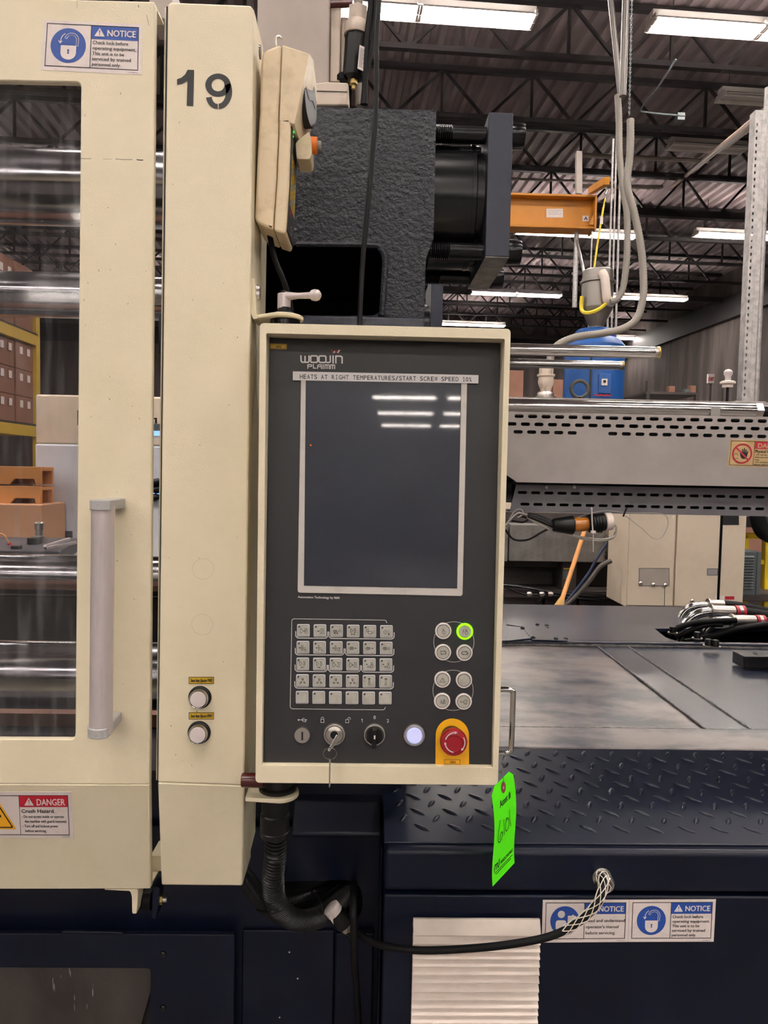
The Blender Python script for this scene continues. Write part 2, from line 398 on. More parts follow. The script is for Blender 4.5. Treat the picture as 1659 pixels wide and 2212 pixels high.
# corrugated roof deck: trapezoid ribs running along the building's length
mb = MB(); pitch = 0.2; x = RX0; prof = []
while x < RX1:
    prof += [(x, RH), (x+0.07, RH), (x+0.10, RH+0.06), (x+0.17, RH+0.06)]; x += pitch
n = len(prof)
mb.v = [tuple(BR(px, RY0, pz)) for px, pz in prof] + [tuple(BR(px, RY1+0.2, pz)) for px, pz in prof]
mb.f = [(i, i+1, n+i+1, n+i) for i in range(n-1)]
mb2 = MB(); bbox(mb2, (RX0, RY0, RH+0.07), (RX1, RY1+0.2, RH+0.2)); mb.add(mb2.v, mb2.f)
struct('ceiling', mb, 'deck_roof', angle=10)
struct('trim_1', bbox(MB(), (RX0, RY1-0.12, 5.9), (RX1, RY1-0.005, 6.5)), 'joist')
struct('trim_2', bbox(MB(), (RX1-0.12, RY0, 5.7), (RX1-0.005, RY1-0.12, 6.3)), 'joist')

ORD = 'nearest second third fourth fifth sixth seventh eighth ninth tenth eleventh twelfth thirteenth fourteenth fifteenth'.split()
def joist(y, big):
    t = T('roof_joist', 'dark open-web steel roof joist, ' + ORD[k] + ' counted from the camera', 'joist', BR(0, y, 6.3), 'roof joists under the metal deck')
    x0, x1 = -9.0, RX1-0.13; zt, zb = RH-0.02, (6.22 if big else 6.3); w = 0.13 if big else 0.08
    obj('top_chord', bbox(MB(), (x0, y-w/2, zt-0.07), (x1, y+w/2, zt)), 'joist', t)
    obj('bottom_chord', bbox(MB(), (x0, y-w/2, zb), (x1, y+w/2, zb+(0.13 if big else 0.06))), 'joist', t)
    m = MB(); x = x0; b = 1.24
    while x < x1-b:
        for (a, c) in (((x, zb), (x+b/2, zt-0.05)), ((x+b/2, zt-0.05), (x+b, zb)), ((x+b/2, zt-0.05), (x+b/2, zb))):
            m.beam(BR(a[0], y, a[1]+0.03), BR(c[0], y, c[1]), 0.035)
        x += b
    obj('web', m, 'joist', t, kind='stuff')
yj = 5.6; k = 0
while yj < RY1-0.5:
    joist(yj, k % 4 == 1); yj += 1.55; k += 1

# ------------------------------------------------------------------ ceiling lights
ex = BR(1, 0, 0); ey = BR(0, 1, 0); ez = Vector((0, 0, 1))
def light_fixture(c, label, group=None, half=False, on=True):
    c = Vector(c); t = T('ceiling_light', label, 'ceiling light', c, group)
    L = 1.22; hL = L if not half else L/2
    m = MB()  # white reflector: flat back with flared sides and a centre ridge
    for s in (-1, 1):
        m.prism([c+ey*s*0.03+ez*0.06-ex*hL, c+ey*s*0.145+ez*0.0-ex*hL, c+ey*s*0.15+ez*0.008-ex*hL, c+ey*s*0.03+ez*0.075-ex*hL], ex*2*hL)
    m.obox(c+ez*0.10, ex*hL, ey*0.06, ez*0.03)
    obj('reflector', m, 'reflector', t)
    m = MB(); m.prism([c+ey*0.016+ez*0.06-ex*hL, c-ey*0.016+ez*0.06-ex*hL, c-ez*0.01-ex*hL], ex*2*hL); obj('ridge', m, 'reflector', t)
    for s in ((-1, 1) if not half else (0,)):
        cc = c + ex*(s*L/2)
        for q in (-1, 1):
            obj('tube', MB().cyl(cc-ex*0.58+ey*q*0.075+ez*0.01, cc+ex*0.58+ey*q*0.075+ez*0.01, 0.017, n=10), 'tube' if on else 'reflector', t)
        for e in (-1, 1): obj('socket_strip', MB().obox(cc+ex*e*0.595+ez*0.03, ex*0.012, ey*0.12, ez*0.035), 'reflector', t)
    if c.y > -8:
        for s in (-1, 1): obj('hanger', MB().beam(c+ex*s*hL*0.8+ez*0.12, Vector((c.x, c.y, 0))+ex*s*hL*0.8+ez*6.9, 0.008), 'joist', t)
    if on:
        for q in (-1, 1):
            ld = bpy.data.lights.new('lamp', 'AREA'); ld.shape = 'RECTANGLE'; ld.size = 2*hL*0.97; ld.size_y = 0.09; ld.energy = LAMP_W/2; ld.color = (1.0, 0.935, 0.88)
            lo = bpy.data.objects.new('lamp', ld); COL.objects.link(lo); lo.parent = t
            lo.location = ey*q*0.082 + ez*0.032; lo.rotation_euler = (0, 0, BYAW)
FIX = [(905, 31, 'lit strip light at the top centre, just above the navy casting', None),
       (1645, 71, 'lit strip light at the top right, cut by the frame', None),
       (1245, 508, 'lit strip light seen just under the yellow crane beam', None),
       (1630, 514, 'lit strip light crossed by the slotted steel channel at right', None),
       (1115, 638, 'small lit strip light between the casting bolts and the steel hopper', None),
       (1388, 646, 'small lit strip light to the right of the steel hopper', None),
       (1372, 733, 'smallest lit strip light, low behind the blue dryer', None),
       (1010, 703, 'faint strip light just above the top edge of the control panel', None)]
seen = []
for px, py, lb, g in FIX:
    p = HZ(px, py, 6.2); light_fixture(p, lb, g); seen.append(p)
p = HZ(1528, 322, 6.55); light_fixture(p, 'unlit strip light high on the roof to the left of the slotted channel', on=False, half=True)
p = HZ(1649, 218, 6.55); light_fixture(p, 'unlit strip light touching the top of the slotted steel channel', on=False, half=True)
for y in (-34, -30, -26, -18.5, -12, -6.4, -0.8, 3.6, 7.9, 14.8, 20.5):
    for x in ((-9.6, -5.2, -0.9, 3.4, 7.6) if y > -20 else (-9.0, -0.25, 2.6, 6.4)):
        q = BR(x, y, 6.2)
        if y > -1 and -2 < x < 9: 
            if y > 5: continue
            if any((q-s).length < 2.6 for s in seen): continue
        light_fixture(q, 'ceiling strip light with two pairs of tubes, out of view behind or beside the camera', 'strip lights out of view')

# ================================================================== MACHINE BED (navy)
BY = 1.25
bed = T('machine_bed', 'navy blue machine bed with tread plate step under the control panel', 'machine', (0.6, 1.6, 0))
# right-hand body with rounded hood lip
zl = W(1250, 1838, BY).z; zb = 0.902; x0 = W(829, 1900, BY).x; x1 = 2.2
zg = W(1250, 1929, BY).z
obj('hood', MB().prism([(x0, BY, zg), (x0, BY, zl), (x0, BY+0.024, zl+.001), (x0, 1.57, zb-0.012), (x0, 1.57, zg)], (x1-x0, 0, 0)), 'navy', bed, bevel=0.009, seg=4)
obj('front_panel', MB().box((x0+0.001, BY-0.0005, 0.02), (x1, BY+0.04, zg-0.005)), 'navy', bed, bevel=0.0035, seg=3)
obj('plinth', MB().box((x0+0.01, BY+0.06, 0.0), (x1, 2.4, zg-0.001)), 'navy', bed)
# tread plate with raised lugs
s0 = Vector((x0, BY+0.018, zl+0.0015)); s1 = Vector((x0, 1.57, zb)); sd = (s1-s0); SL = sd.length; sd.normalize(); sn = Vector((0, -sd.z, sd.y))
tp = [s0, s0+Vector((0, 0.004, 0.005)), s1]
obj('tread_plate', MB().prism([s0-sn*0.002, s0+sn*0.003, s1+sn*0.003, s1-sn*0.002], (x1-x0, 0, 0)), 'tread', bed, bevel=0.0015)
lug = MB()
def lug_at(X, s, ang, L, w, h):
    o = s0 + sd*s + sn*0.003; o = Vector((X, o.y, o.z)); e = Vector((cos(ang), 0, 0)) + sd*sin(ang); f = sn.cross(e)
    rings = 7; nn = 6
    vs = [tuple(o - e*L/2)]; fs = []
    for i in range(1, rings):
        t = -1 + 2*i/rings; ww = (1-t*t)**0.8
        for j in range(nn+1):
            a = pi*j/nn; vs.append(tuple(o + e*(t*L/2) + f*(cos(a)*w/2*ww) + sn*(sin(a)*h*ww**0.6)))
    vs.append(tuple(o + e*L/2)); last = len(vs)-1
    for j in range(nn): fs.append((0, 1+j, 2+j)); fs.append((last, last-1-j, last-2-j))
    for i in range(rings-2):
        for j in range(nn): a = 1+i*(nn+1)+j; fs.append((a, a+nn+1, a+nn+2, a+1))
    lug.add(vs, fs)
for k in range(7):
    for i in range(-8, 32):
        X = 0.3521+0.0056*k+0.0606*i; s = 0.2856-0.0441*k
        if X > x0+0.02 and s > 0.02 and not (k == 6): lug_at(X, s, radians(58), 0.027, 0.0095, 0.0032)
        X = 0.3256+0.0052*k+0.0606*i; s = 0.2668-0.0455*k
        if X > x0+0.02 and s > 0.02: lug_at(X, s, radians(-34), 0.035, 0.008, 0.0032)
obj('tread_lugs', lug, 'tread', bed, kind='stuff')
# deck behind the step
yd = 2.53
obj('front_rail', MB().box((x0+0.002, 1.572, zb-0.05), (x1+1, 1.70, zb+0.004)), 'deck_worn', bed, bevel=0.002)
def hzp(pts): return [HZ(x, y, zb) for x, y in pts]
xa = hzp([(1305, 1408), (1519, 1577)]); xb = hzp([(1374, 1410), (1621, 1579)])
XA = (xa[0].x+xa[1].x)/2; XB = (xb[0].x+xb[1].x)/2
obj('deck_plate', MB().box((x0+0.002, 1.702, zb-0.02), (XA-0.002, yd, zb+0.001)), 'deck_worn', bed)
obj('deck_plate', MB().box((XA+0.002, 1.702, zb-0.02), (XB-0.002, yd, zb+0.0025)), 'navy_deck', bed)
obj('deck_plate', MB().box((XB+0.002, 1.702, zb-0.02), (x1+1, yd, zb+0.001)), 'navy_deck', bed)
w = MB()
def bead(p, q, r, n=60):
    P = [Vector(p).lerp(Vector(q), i/n) for i in range(n+1)]; w.tube(P, r, n=6, rf=lambda i: r*(0.7+0.6*random.random()))
bead((x0, 1.701, zb+0.002), (XB+0.05, 1.701, zb+0.002), 0.003, 160)
for X in (XA, XB): bead((X, 1.70, zb+0.003), (X, yd, zb+0.003), 0.0035, 120)
bead((x0, yd, zb+0.003), (x1+0.8, yd, zb+0.003), 0.0055, 180)
obj('weld_bead', w, 'bead', bed, kind='stuff')
obj('deck_body', MB().box((x0+0.01, 1.58, 0.0), (x1+1, yd, zb-0.022)), 'navy', bed)
# rear raised deck
zr = zb+0.016
holeA = [tuple(HZ(*p, zr).xy) for p in ((1414, 1358), (1760, 1356), (1760, 1391), (1480, 1391), (1438, 1377))]
hp = holes_plate([(x0, yd+0.03), (x1+1, yd+0.03), (x1+1, 3.25), (x0, 3.25)], [holeA], lambda a, b: Vector((a, b, zr)), (0, 0, -0.012))
obj('rear_deck', hp, 'navy_deck', bed)
obj('rear_beam', MB().box((x0, yd+0.004, zb-0.03), (x1+1, yd+0.03, zr)), 'navy_deck', bed, bevel=0.003)
obj('rear_wall', MB().box((x0, 3.22, 0.0), (x1+1, 3.25, zr-0.013)), 'navy', bed)
pl = [HZ(*p, zr+0.001) for p in ((1094, 1353), (1128, 1356), (1150, 1380), (1094, 1386))]
obj('small_plate', MB().prism([p+Vector((0, 0, 0.003)) for p in pl], (0, 0, -0.003)), 'navy_deck', bed)
pl = [HZ(*p, zr+0.001) for p in ((1094, 1326), (1140, 1328), (1160, 1345), (1226, 1386), (1150, 1384), (1128, 1356), (1094, 1351))]
obj('cover_strip', MB().prism([p+Vector((0, 0, 0.004)) for p in pl], (0, 0, -0.003)), 'navy_deck', bed)
for px, py in ((1161, 1350), (1181, 1351), (1201, 1380), (1222, 1380), (1129, 1357), (1152, 1378)):
    p = HZ(px, py, zr+0.004); obj('screw', MB().lathe(p, (0, 0, 1), [(0.008, 0), (0.008, 0.003), (0.004, 0.006), (0, 0.0065)], n=12), 'black_steel', bed)

# black block standing on the deck at far right
p = HZ(1606, 1444, zb+0.006); q = HZ(1604, 1410, zb+0.06)
bx = T('steel_block', 'black steel block welded on the deck at the right edge', 'block', (p.x+0.15, p.y+0.05, zb+0.006))
zbt = W(1604, 1418, p.y).z; ybk = HZ(1604, 1406, zbt).y
obj('body', MB().box((p.x, p.y, zb+0.0065), (p.x+0.3, ybk, zbt)), 'black_steel', bx, bevel=0.002)
for i in range(2): obj('bolt_hole', MB().cyl((p.x+0.055+0.13*i, (p.y+ybk)/2, zbt-.001), (p.x+0.055+0.13*i, (p.y+ybk)/2, zbt+.0006), 0.007), 'dark', bx)

# left lower body, recessed, with cable opening
LY = 1.40
xl = -1.6; xr = W(829, 1900, LY).x + 0.03
def wz(y, Y=LY, x=600): return W(x, y, Y).z
hole = [tuple((W(x, y, LY).x, W(x, y, LY).z)) for x, y in roundpoly([(575, 1905), (782, 1900), (784, 1992), (575, 1998)], 46, 8)]
zt = wz(1787)
obj('left_front', holes_plate([(xl, 0.02), (xr, 0.02), (xr, zt), (xl, zt)], [hole], lambda a, b: Vector((a, LY, b)), (0, 0.004, 0)), 'navy', bed)
obj('left_body', MB().box((xl, LY+0.16, 0.0), (xr+0.005, LY+0.2, zt-0.002)), 'dark', bed)
obj('ledge', MB().prism([(W(630, 1787, LY-0.03).x, LY-0.03, zt-0.004), (W(630, 1787, LY-0.03).x, LY-0.03, zt+0.004), (W(630, 1787, LY-0.03).x, LY+0.06, zt+0.10), (W(630, 1787, LY-0.03).x, LY+0.09, zt-0.004)], (W(823, 1787, LY-0.03).x-W(630, 1787, LY-0.03).x, 0, 0)), 'navy', bed, bevel=0.003)
obj('left_top', MB().box((xl, LY+0.02, zt-0.02), (xr+0.004, 2.45, zt+0.10)), 'navy', bed, bevel=0.003)
obj('side_return', MB().box((W(822, 1800, LY-0.06).x, BY+0.045, 0.02), (x0-0.001, LY+0.05, zl-0.02)), 'navy', bed, bevel=0.003)
# lower left door with window, and the stepped panel beside it
DY = LY-0.035
zl2 = wz(2018, DY, 250); xd = W(506, 2100, DY).x
win = [(W(x, y, DY).x, W(x, y, DY).z) for x, y in roundpoly([(-520, 2088), (325, 2092), (324, 2500), (-520, 2500)], 9, 3)]
obj('lower_door', holes_plate([(xl, 0.06), (xd, 0.06), (xd, zl2), (xl, zl2)], [win], lambda a, b: Vector((a, DY, b)), (0, 0.012, 0)), 'navy', bed, bevel=0.0015)
g = obj('window_sheet', MB().prism(ppoly([(-520, 2080), (330, 2086), (330, 2122), (300, 2230), (280, 2510), (-520, 2510)], DY+0.02), (0, 0.004, 0)), 'sheet_scr', bed)
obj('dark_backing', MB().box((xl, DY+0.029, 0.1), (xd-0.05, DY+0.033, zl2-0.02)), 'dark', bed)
obj('ridge_bar', MB().prism(ppoly([(135, 2011), (262, 2013), (268, 2021), (128, 2020)], DY-0.006), (0, 0.006, 0)), 'navy', bed, bevel=0.002)
obj('stepped_panel', MB().box((W(522, 2100, LY-0.008).x, LY-0.008, 0.06), (W(722, 2100, LY-0.008).x, LY-0.001, wz(2010, LY-0.008))), 'navy', bed, bevel=0.003)
obj('stepped_panel', MB().box((W(724, 2100, LY-0.02).x, LY-0.02, 0.06), (W(806, 2100, LY-0.02).x, LY-0.001, wz(2016, LY-0.02))), 'navy', bed, bevel=0.003)
for px, py in ((352, 2061), (352, 2177)):
    p = W(px, py, DY); obj('screw', MB().lathe(p, (0, -1, 0), [(0.0065, 0), (0.006, 0.003), (0.003, 0.005), (0, 0.0052)], n=14), 'black_steel', bed)
for px, py in ((625, 2057), (643, 2114), (604, 2198)):
    p = W(px, py, LY-0.008); obj('chip_mark', MB().lathe(p, (0, -1, 0), [(0.0017, 0), (0.001, 0.0008), (0, 0.001)], n=8), 'label', bed)
# ================================================================== STICKERS
def padlock(sh, mbw, mbb, cx, cy, s):
    # s = radius of blue disc (sheet units); white body + open shackle + arrow
    pts = [(cx-.42*s, cy-.0*s), (cx+.46*s, cy-.0*s), (cx+.46*s, cy+.42*s)] + [(cx+.02*s+.44*s*cos(a), cy+.42*s+.40*s*sin(a)) for a in [pi*i/12 for i in range(13)]] + [(cx-.42*s, cy+.42*s)]
    sh.poly(mbw, pts, .0007)
    arc = [(cx+.18*s+.34*s*cos(a), cy-.32*s+.34*s*sin(a)) for a in [radians(200+ i*12) for i in range(15)]] + [(cx+.50*s, cy-.02*s)]
    for w_, m_ in ((.15*s, mbw), (.08*s, mbb)): sh.line(m_, arc, w_, .0007 if m_ is mbw else .0009)
    sh.line(mbw, [(cx-.20*s, cy-.68*s), (cx-.34*s, cy-.55*s), (cx-.42*s, cy-.40*s), (cx-.45*s, cy-.16*s)], .045*s, .0007)
    sh.line(mbw, [(cx-.55*s, cy-.26*s), (cx-.46*s, cy-.12*s), (cx-.36*s, cy-.24*s)], .045*s, .0007)
    sh.disc(mbb, cx+.02*s, cy+.28*s, .06*s, .0010, 12); sh.poly(mbb, [(cx-.0*s, cy+.3*s), (cx+.04*s, cy+.3*s), (cx+.07*s, cy+.48*s), (cx-.03*s, cy+.48*s)], .0010)
def warn_tri(sh, mbw, mbb, cx, cy, h):
    sh.poly(mbw, [(cx, cy-h/2), (cx+h*.62, cy+h/2), (cx-h*.62, cy+h/2)], .0009)
    sh.poly(mbb, [(cx-.07*h, cy-.22*h), (cx+.07*h, cy-.22*h), (cx+.03*h, cy+.18*h), (cx-.03*h, cy+.18*h)], .0011); sh.disc(mbb, cx, cy+.32*h, .06*h, .0011, 10)
def sticker_base(sh, w, h, parent, name, m='label', label=None):
    return obj(name, MB().prism([sh.pt(0, 0, .0003), sh.pt(w, 0, .0003), sh.pt(w, h, .0003), sh.pt(0, h, .0003)], -sh.n*0.0006), m, parent, label=label)
def notice_sticker(sh, w, h, parent, kind, label):
    st = sticker_base(sh, w, h, parent, 'notice_sticker', label=label)
    b = MB(); x0, y0, x1, y1 = w*.035, h*.06, w*.965, h*.92; xm = w*.485; yh = h*.335; lw = h*.016
    sh.frame(b, x0, y0, x1, y1, lw, .0005); sh.rect(b, xm-lw/2, y0, xm+lw/2, y1, .0005); bl = MB(); wh = MB()
    R = h*.345; cx, cy = (x0+xm)/2, (y0+y1)/2
    sh.disc(bl, cx, cy, R, .0005, 40); sh.rect(bl, xm+lw/2, y0+lw, x1-lw, yh, .0005)
    warn_tri(sh, wh, bl, xm+w*.085, (y0+yh)/2, h*.17)
    sh.text(wh, 'NOTICE', xm+w*.165, yh-h*.065, x1-w*.03, h*.125, l=.0009, bold=w*.0022)
    if kind == 'lock':
        padlock(sh, wh, bl, cx, cy, R)
        for i, (t, e) in enumerate((('Check lock before', .86), ('operating equipment.', .94), ('This unit is to be', .82), ('serviced by trained', .89), ('personnel only.', .79))):
            sh.text(b, t, xm+w*.02, y0+h*(.375+.108*i), w*e, h*.066, l=.0007, bold=w*.0009)
    else:
        sh.disc(wh, cx-R*.25, cy-R*.45, R*.25, .0007); sh.poly(wh, roundpoly([(cx-R*.62, cy-R*.05), (cx+R*.1, cy-R*.05), (cx+R*.1, cy+R*.75), (cx-R*.62, cy+R*.62)], R*.2), .0007)
        sh.frame(wh, cx+R*.2, cy-R*.35, cx+R*.75, cy+R*.25, R*.07, .0007); sh.poly(wh, [(cx+R*.28, cy-R*.28), (cx+R*.68, cy-R*.28), (cx+R*.68, cy+R*.18), (cx+R*.28, cy+R*.18)], .0007)
        for q in (-.35, .55): sh.disc(wh, cx+R*.55, cy+R*q, R*.08, .0008, 10)
        for i, (t, e) in enumerate((('Read and understand', .955), ("operator's manual", .885), ('before servicing.', .85))):
            sh.text(b, t, xm+w*.02, y0+h*(.46+.145*i), w*e, h*.07, l=.0007, bold=w*.0009)
    sh.text(b, 'WOOJIN 312', w*.87, h*.975, w*.965, h*.02, l=.0007)
    obj('symbol_ground', bl, 'blue', st); obj('symbol', wh, 'label', st); obj('lettering', b, 'ink', st)
    return st

# ================================================================== GUARD DOOR
DYF = 1.10
door = T('guard_door', 'cream sliding guard door with clear window and grey pull handle at the left', 'guard door', W(150, 1900, DYF))
def front_sheet(name, left_px, right_px, ytop, ybend, ybot, hole_px, parent, side=True, depth=0.035, lpts=None, rpts=None, back=0.03, fl=0.045):
    """bent sheet: flat part to ybend, then leaning back; px polylines for both edges"""
    pass
DS = yplane(DYF)
outer_px = [(-900, -28), (333, 3), (335, 12), (322, 1695), (-900, 1690)]
hole_px = roundpoly([(-700, 160), (174.5, 178), (162, 1597), (-700, 1593)], 12, 5)
P2 = lambda pts, Y: [(W(x, y, Y).x, W(x, y, Y).z) for x, y in pts]
obj('door_sheet', holes_plate(P2(roundpoly(outer_px[:3], 6) if False else outer_px, DYF), [P2(hole_px, DYF)], lambda a, b: Vector((a, DYF, b)), (0, 0.012, 0)), 'cream', door, bevel=0.002)
LBY = 1.165
lo = [W(-900, 1690, DYF), W(322, 1695, DYF), W(325.5, 1919, LBY-0.01), W(-900, 1921, LBY-0.01)]
obj('lower_skirt', MB().prism(lo, (0, 0.012, 0)), 'cream', door, bevel=0.002)
a, b_ = W(333, 4, DYF), W(322, 1695, DYF)
obj('side_flange', MB().prism([a+Vector((-.003, .003, 0)), a+Vector((-.003, .013, 0)), b_+Vector((-.003, .013, 0)), W(325, 1917, LBY)+Vector((-.003, .013, 0)), W(325, 1917, LBY)+Vector((-.003, 0.004, 0)), b_+Vector((-.003, .004, 0))], (0.003, 0, 0)), 'cream', door, bevel=0.001)
obj('top_flange', MB().prism([W(-900, -28, DYF)+Vector((0, .004, 0)), a+Vector((0, .004, 0)), a+Vector((0, .05, 0)), W(-900, -28, DYF)+Vector((0, .05, 0))], (0, 0, -0.003)), 'cream', door)
obj('bottom_flange', MB().prism([W(-900, 1921, LBY-.01), W(324, 1919, LBY-.01), W(324, 1919, LBY-.01)+Vector((0, .05, 0)), W(-900, 1921, LBY-.01)+Vector((0, .05, 0))], (0, 0, 0.003)), 'cream', door)
obj('window_pane', MB().prism(ppoly([(-715, 150), (182, 166), (170, 1606), (-715, 1606)], DYF+0.0135), (0, 0.004, 0)), 'pane', door)
g = W(0, 172, DYF+.013)
obj('pane_gasket', MB().prism(ppoly([(-700, 158), (175, 176), (175, 184), (-700, 166)], DYF+0.0125), (0, 0.001, 0)), 'bezel', door)
# handle
hb = MB(); P0, P1 = W(223, 1092, DYF-0.062), W(218, 1582, DYF-0.062)
r = (W(246, 1300, DYF-.062)-W(197, 1300, DYF-.062)).length/2
hd = obj('pull_handle', MB().cyl(P0, P1, r, n=36), 'alu', door, label='brushed grey tube handle')
for (x0_, x1_, y0_, y1_, off) in ((196, 270, 1079, 1101, 1), (190, 262, 1567, 1588, 1)):
    c = W((x0_+x1_)/2-12, (y0_+y1_)/2, DYF-0.062); top = W(x0_, y0_, DYF-.062).z; bot = W(x0_, y1_, DYF-.062).z
    cx = (P0.x if y0_ < 1300 else P1.x); xw = W(x1_, y0_, DYF-.002).x
    prof = [(cx+cos(t)*(r+.002), DYF-0.062+sin(t)*(r+.002)) for t in [radians(110+i*14) for i in range(16)]]
    prof = [(p, q) for p, q in prof if True] + [(xw, DYF-0.0005), (xw-0.026, DYF-0.0005)]
    obj('handle_mount', MB().prism([(p, q, bot) for p, q in prof], (0, 0, top-bot)), 'grey_plastic', hd, bevel=0.0012)
# sticker top
sh = quad_sheet(W(95, 43, DYF), W(308, 53, DYF), W(306, 162, DYF), W(88, 151, DYF), 213, 109)
notice_sticker(sh, 213, 109, door, 'lock', 'white and blue NOTICE padlock sticker on the guard door')
# danger sticker on skirt
def SK(x, y):
    o = W(0, 1694, DYF); n = (W(0, 1921, LBY-.01)-o).cross(Vector((1, 0, 0))); n = -n if n.y > 0 else n; return PL(x, y, o, n.normalized())
sh = quad_sheet(SK(-210, 1711), SK(154.5, 1710), SK(159, 1810), SK(-204, 1808), 365, 99)
st = sticker_base(sh, 365, 99, door, 'danger_sticker', label='DANGER crush hazard sticker on the door skirt')
b = MB(); rd = MB(); am = MB(); wh = MB()
sh.frame(b, 8, 7, 357, 93, 1.5, .0005); sh.rect(b, 250, 7, 251, 93, .0005); sh.rect(rd, 251, 8, 355.5, 32, .0005)
warn_tri(sh, wh, rd, 272, 20, 17); sh.text(wh, 'DANGER', 289, 28, 350, 13.5, l=.0009, bold=.4)
sh.text(b, 'Crush Hazard.', 255, 44, 327, 7.4, l=.0007, bold=.35)
for i, (t, x0_, x1_) in enumerate((('- Do not access inside or operate', 255, 346), ('the machine with guard removed.', 261, 352), ('- Turn off and lockout power', 256, 333), ('before servicing.', 261, 307))):
    sh.text(b, t, x0_, 55+10.3*i, x1_, 5.6, l=.0007, bold=.2)
sh.poly(am, roundpoly([(200, 10), (242, 80), (158, 80)], 5), .0005)
sh.poly(b, roundpoly([(200, 16), (236, 77), (164, 77)], 4), .0007); sh.poly(am, roundpoly([(200, 21), (232, 74.5), (168, 74.5)], 3), .0009)
sh.rect(b, 196, 40, 205, 72, .0011); sh.poly(b, [(190, 52), (210, 48), (211, 53), (191, 57)], .0011); sh.text(b, 'WOOJIN 308', 340, 97.5, 357, 2, l=.0007)
obj('warning_triangle', am, 'amber', st); obj('header', rd, 'red', st); obj('header_lettering', wh, 'label', st); obj('lettering', b, 'ink', st)
# scuffs: thin dark line at the level of the upper tie bar, small chips
b = MB()
for (x0_, y0_, x1_, y1_, w_) in ((174, 342, 197, 343, .8), (222, 343, 242, 344, .5), (250, 343.5, 286, 345, 1.0), (296, 345, 309, 346, 2.0), (299, 11, 300, 16, 1.4), (317, 33, 322, 55, .7), (167, 2, 166, 18, .5)):
    DS.line(b, [(x0_, y0_), ((x0_+x1_)/2, (y0_+y1_)/2+.6), (x1_, y1_)], w_, .0003)
for _ in range(26):
    x_ = random.uniform(180, 318); y_ = random.uniform(200, 1680); DS.line(b, [(x_, y_), (x_+random.uniform(-2, 3), y_+random.uniform(1, 4))], random.uniform(.5, 1.1), .0003)
obj('scuff_mark', b, 'ink', door, kind='stuff')
# hanging bracket and roller stop under the door
obj('hook_bracket', MB().prism(ppoly(roundpoly([(226, 1920), (298, 1920), (298, 1936), (295.5, 1974), (285.5, 1974), (284.5, 1936), (281, 1925), (226, 1922.5)], 4), LBY+.0), (0, 0.03, 0)), 'cream', door, bevel=0.001)
rs = T('rubber_stop', 'black rubber buffer with brass bolt below the gap between door and column', 'buffer', W(320, 1945, 1.20))
c0, c1 = W(297, 1943, 1.20), W(329, 1943, 1.20); up = Vector((0, 0, 1))
obj('buffer', MB().lathe(c0, c1-c0, [(0.013, 0), (0.0165, 0.002), (0.0165, 0.011), (0.0155, 0.012), (0.0165, 0.013), (0.0165, (c1-c0).length)], n=24), 'rubber', rs)
obj('mounting_tab', MB().prism(ppoly(roundpoly([(329, 1915), (345, 1918), (341, 1960), (337, 1986), (328, 1984)], 4), 1.185), (0, 0.03, 0)), 'navy', rs, bevel=0.001)
c2 = W(339, 1943, 1.20); c3 = W(342, 1943, 1.2); c4 = W(352, 1943, 1.2); c5 = W(361, 1943, 1.2)
obj('washer', MB().cyl(c2, c3, 0.010), 'brass', rs); obj('nut', MB().cyl(c3, c4, 0.0082, n=6), 'brass', rs); obj('bolt', MB().cyl(c4, c5, 0.0042), 'steel', rs)

# ================================================================== GUARD COLUMN
col = T('guard_column', 'narrow cream guard column marked 19 with two white push buttons', 'guard column', W(445, 1900, 1.2))
PXc = [(362, 10), (368, 4), (541, 11), (548, 20), (538, 900), (527.5, 1697), (340.5, 1690), (350, 900)]
def cz(x, y): return W(x, y, DYF)
fr = MB(); fr.prism([cz(*p) for p in roundpoly(PXc[:4], 5)+PXc[4:]] if False else [cz(*p) for p in PXc], (0, 0.10, 0))
obj('column_body', fr, 'cream', col, bevel=0.004, seg=3)
obj('column_skirt', MB().prism([W(340.5, 1690, DYF), W(527.5, 1697, DYF), W(523.5, 1914, 1.137), W(348.5, 1912.5, 1.137)], (0, 0.085, 0)), 'cream', col, bevel=0.003, seg=3)
sf = MB(); q = [W(549, 62, DYF+.02), W(527, 1698, DYF+.02)]
sx = lambda p: Vector((p.x-.003, p.y, p.z))
A = sx(W(545, 22, DYF+.02)); B = sx(W(527, 1697, DYF+.02)); Cc = sx(W(523, 1912, 1.16))
zt1 = W(560, 100, 1.2).z; zb1 = W(557, 1797, 1.30).z
sf.prism([A, B, Cc, Vector((Cc.x, 1.30, zb1)), Vector((A.x+0.001, 1.30, W(584, 300, 1.30).z)), Vector((A.x, 1.165, zt1))], (0.003, 0, 0))
obj('side_wall', sf, 'cream', col, bevel=0.001)
e = MB(); e.prism([W(355.5, 16, DYF+.024), W(360.5, 14, DYF+.024), W(341.5, 1686, DYF+.024), W(336.5, 1686, DYF+.024)], (0, 0.006, 0)); obj('edge_strip', e, 'cream', col, bevel=0.001)
e = MB(); e.prism([W(359, 14, DYF+.018), W(363, 14, DYF+.018), W(343, 1690, DYF+.018), W(339.5, 1690, DYF+.018)], (0, 0.006, 0)); obj('edge_gasket', e, 'black', col)
b = MB(); CS = yplane(DYF-0.0001)
v, f = text_mesh('19')
one = [(382, 196), (404, 172), (411, 151.5), (419.5, 152), (417, 229), (404, 229), (405, 180), (383, 183.5)]
CS.poly(b, [(382.5, 171.5), (392, 168), (400, 161), (405.5, 151), (419.5, 151.5), (417.5, 229.5), (403.5, 229), (405, 175), (394, 181), (382.5, 183.5)], .0004)
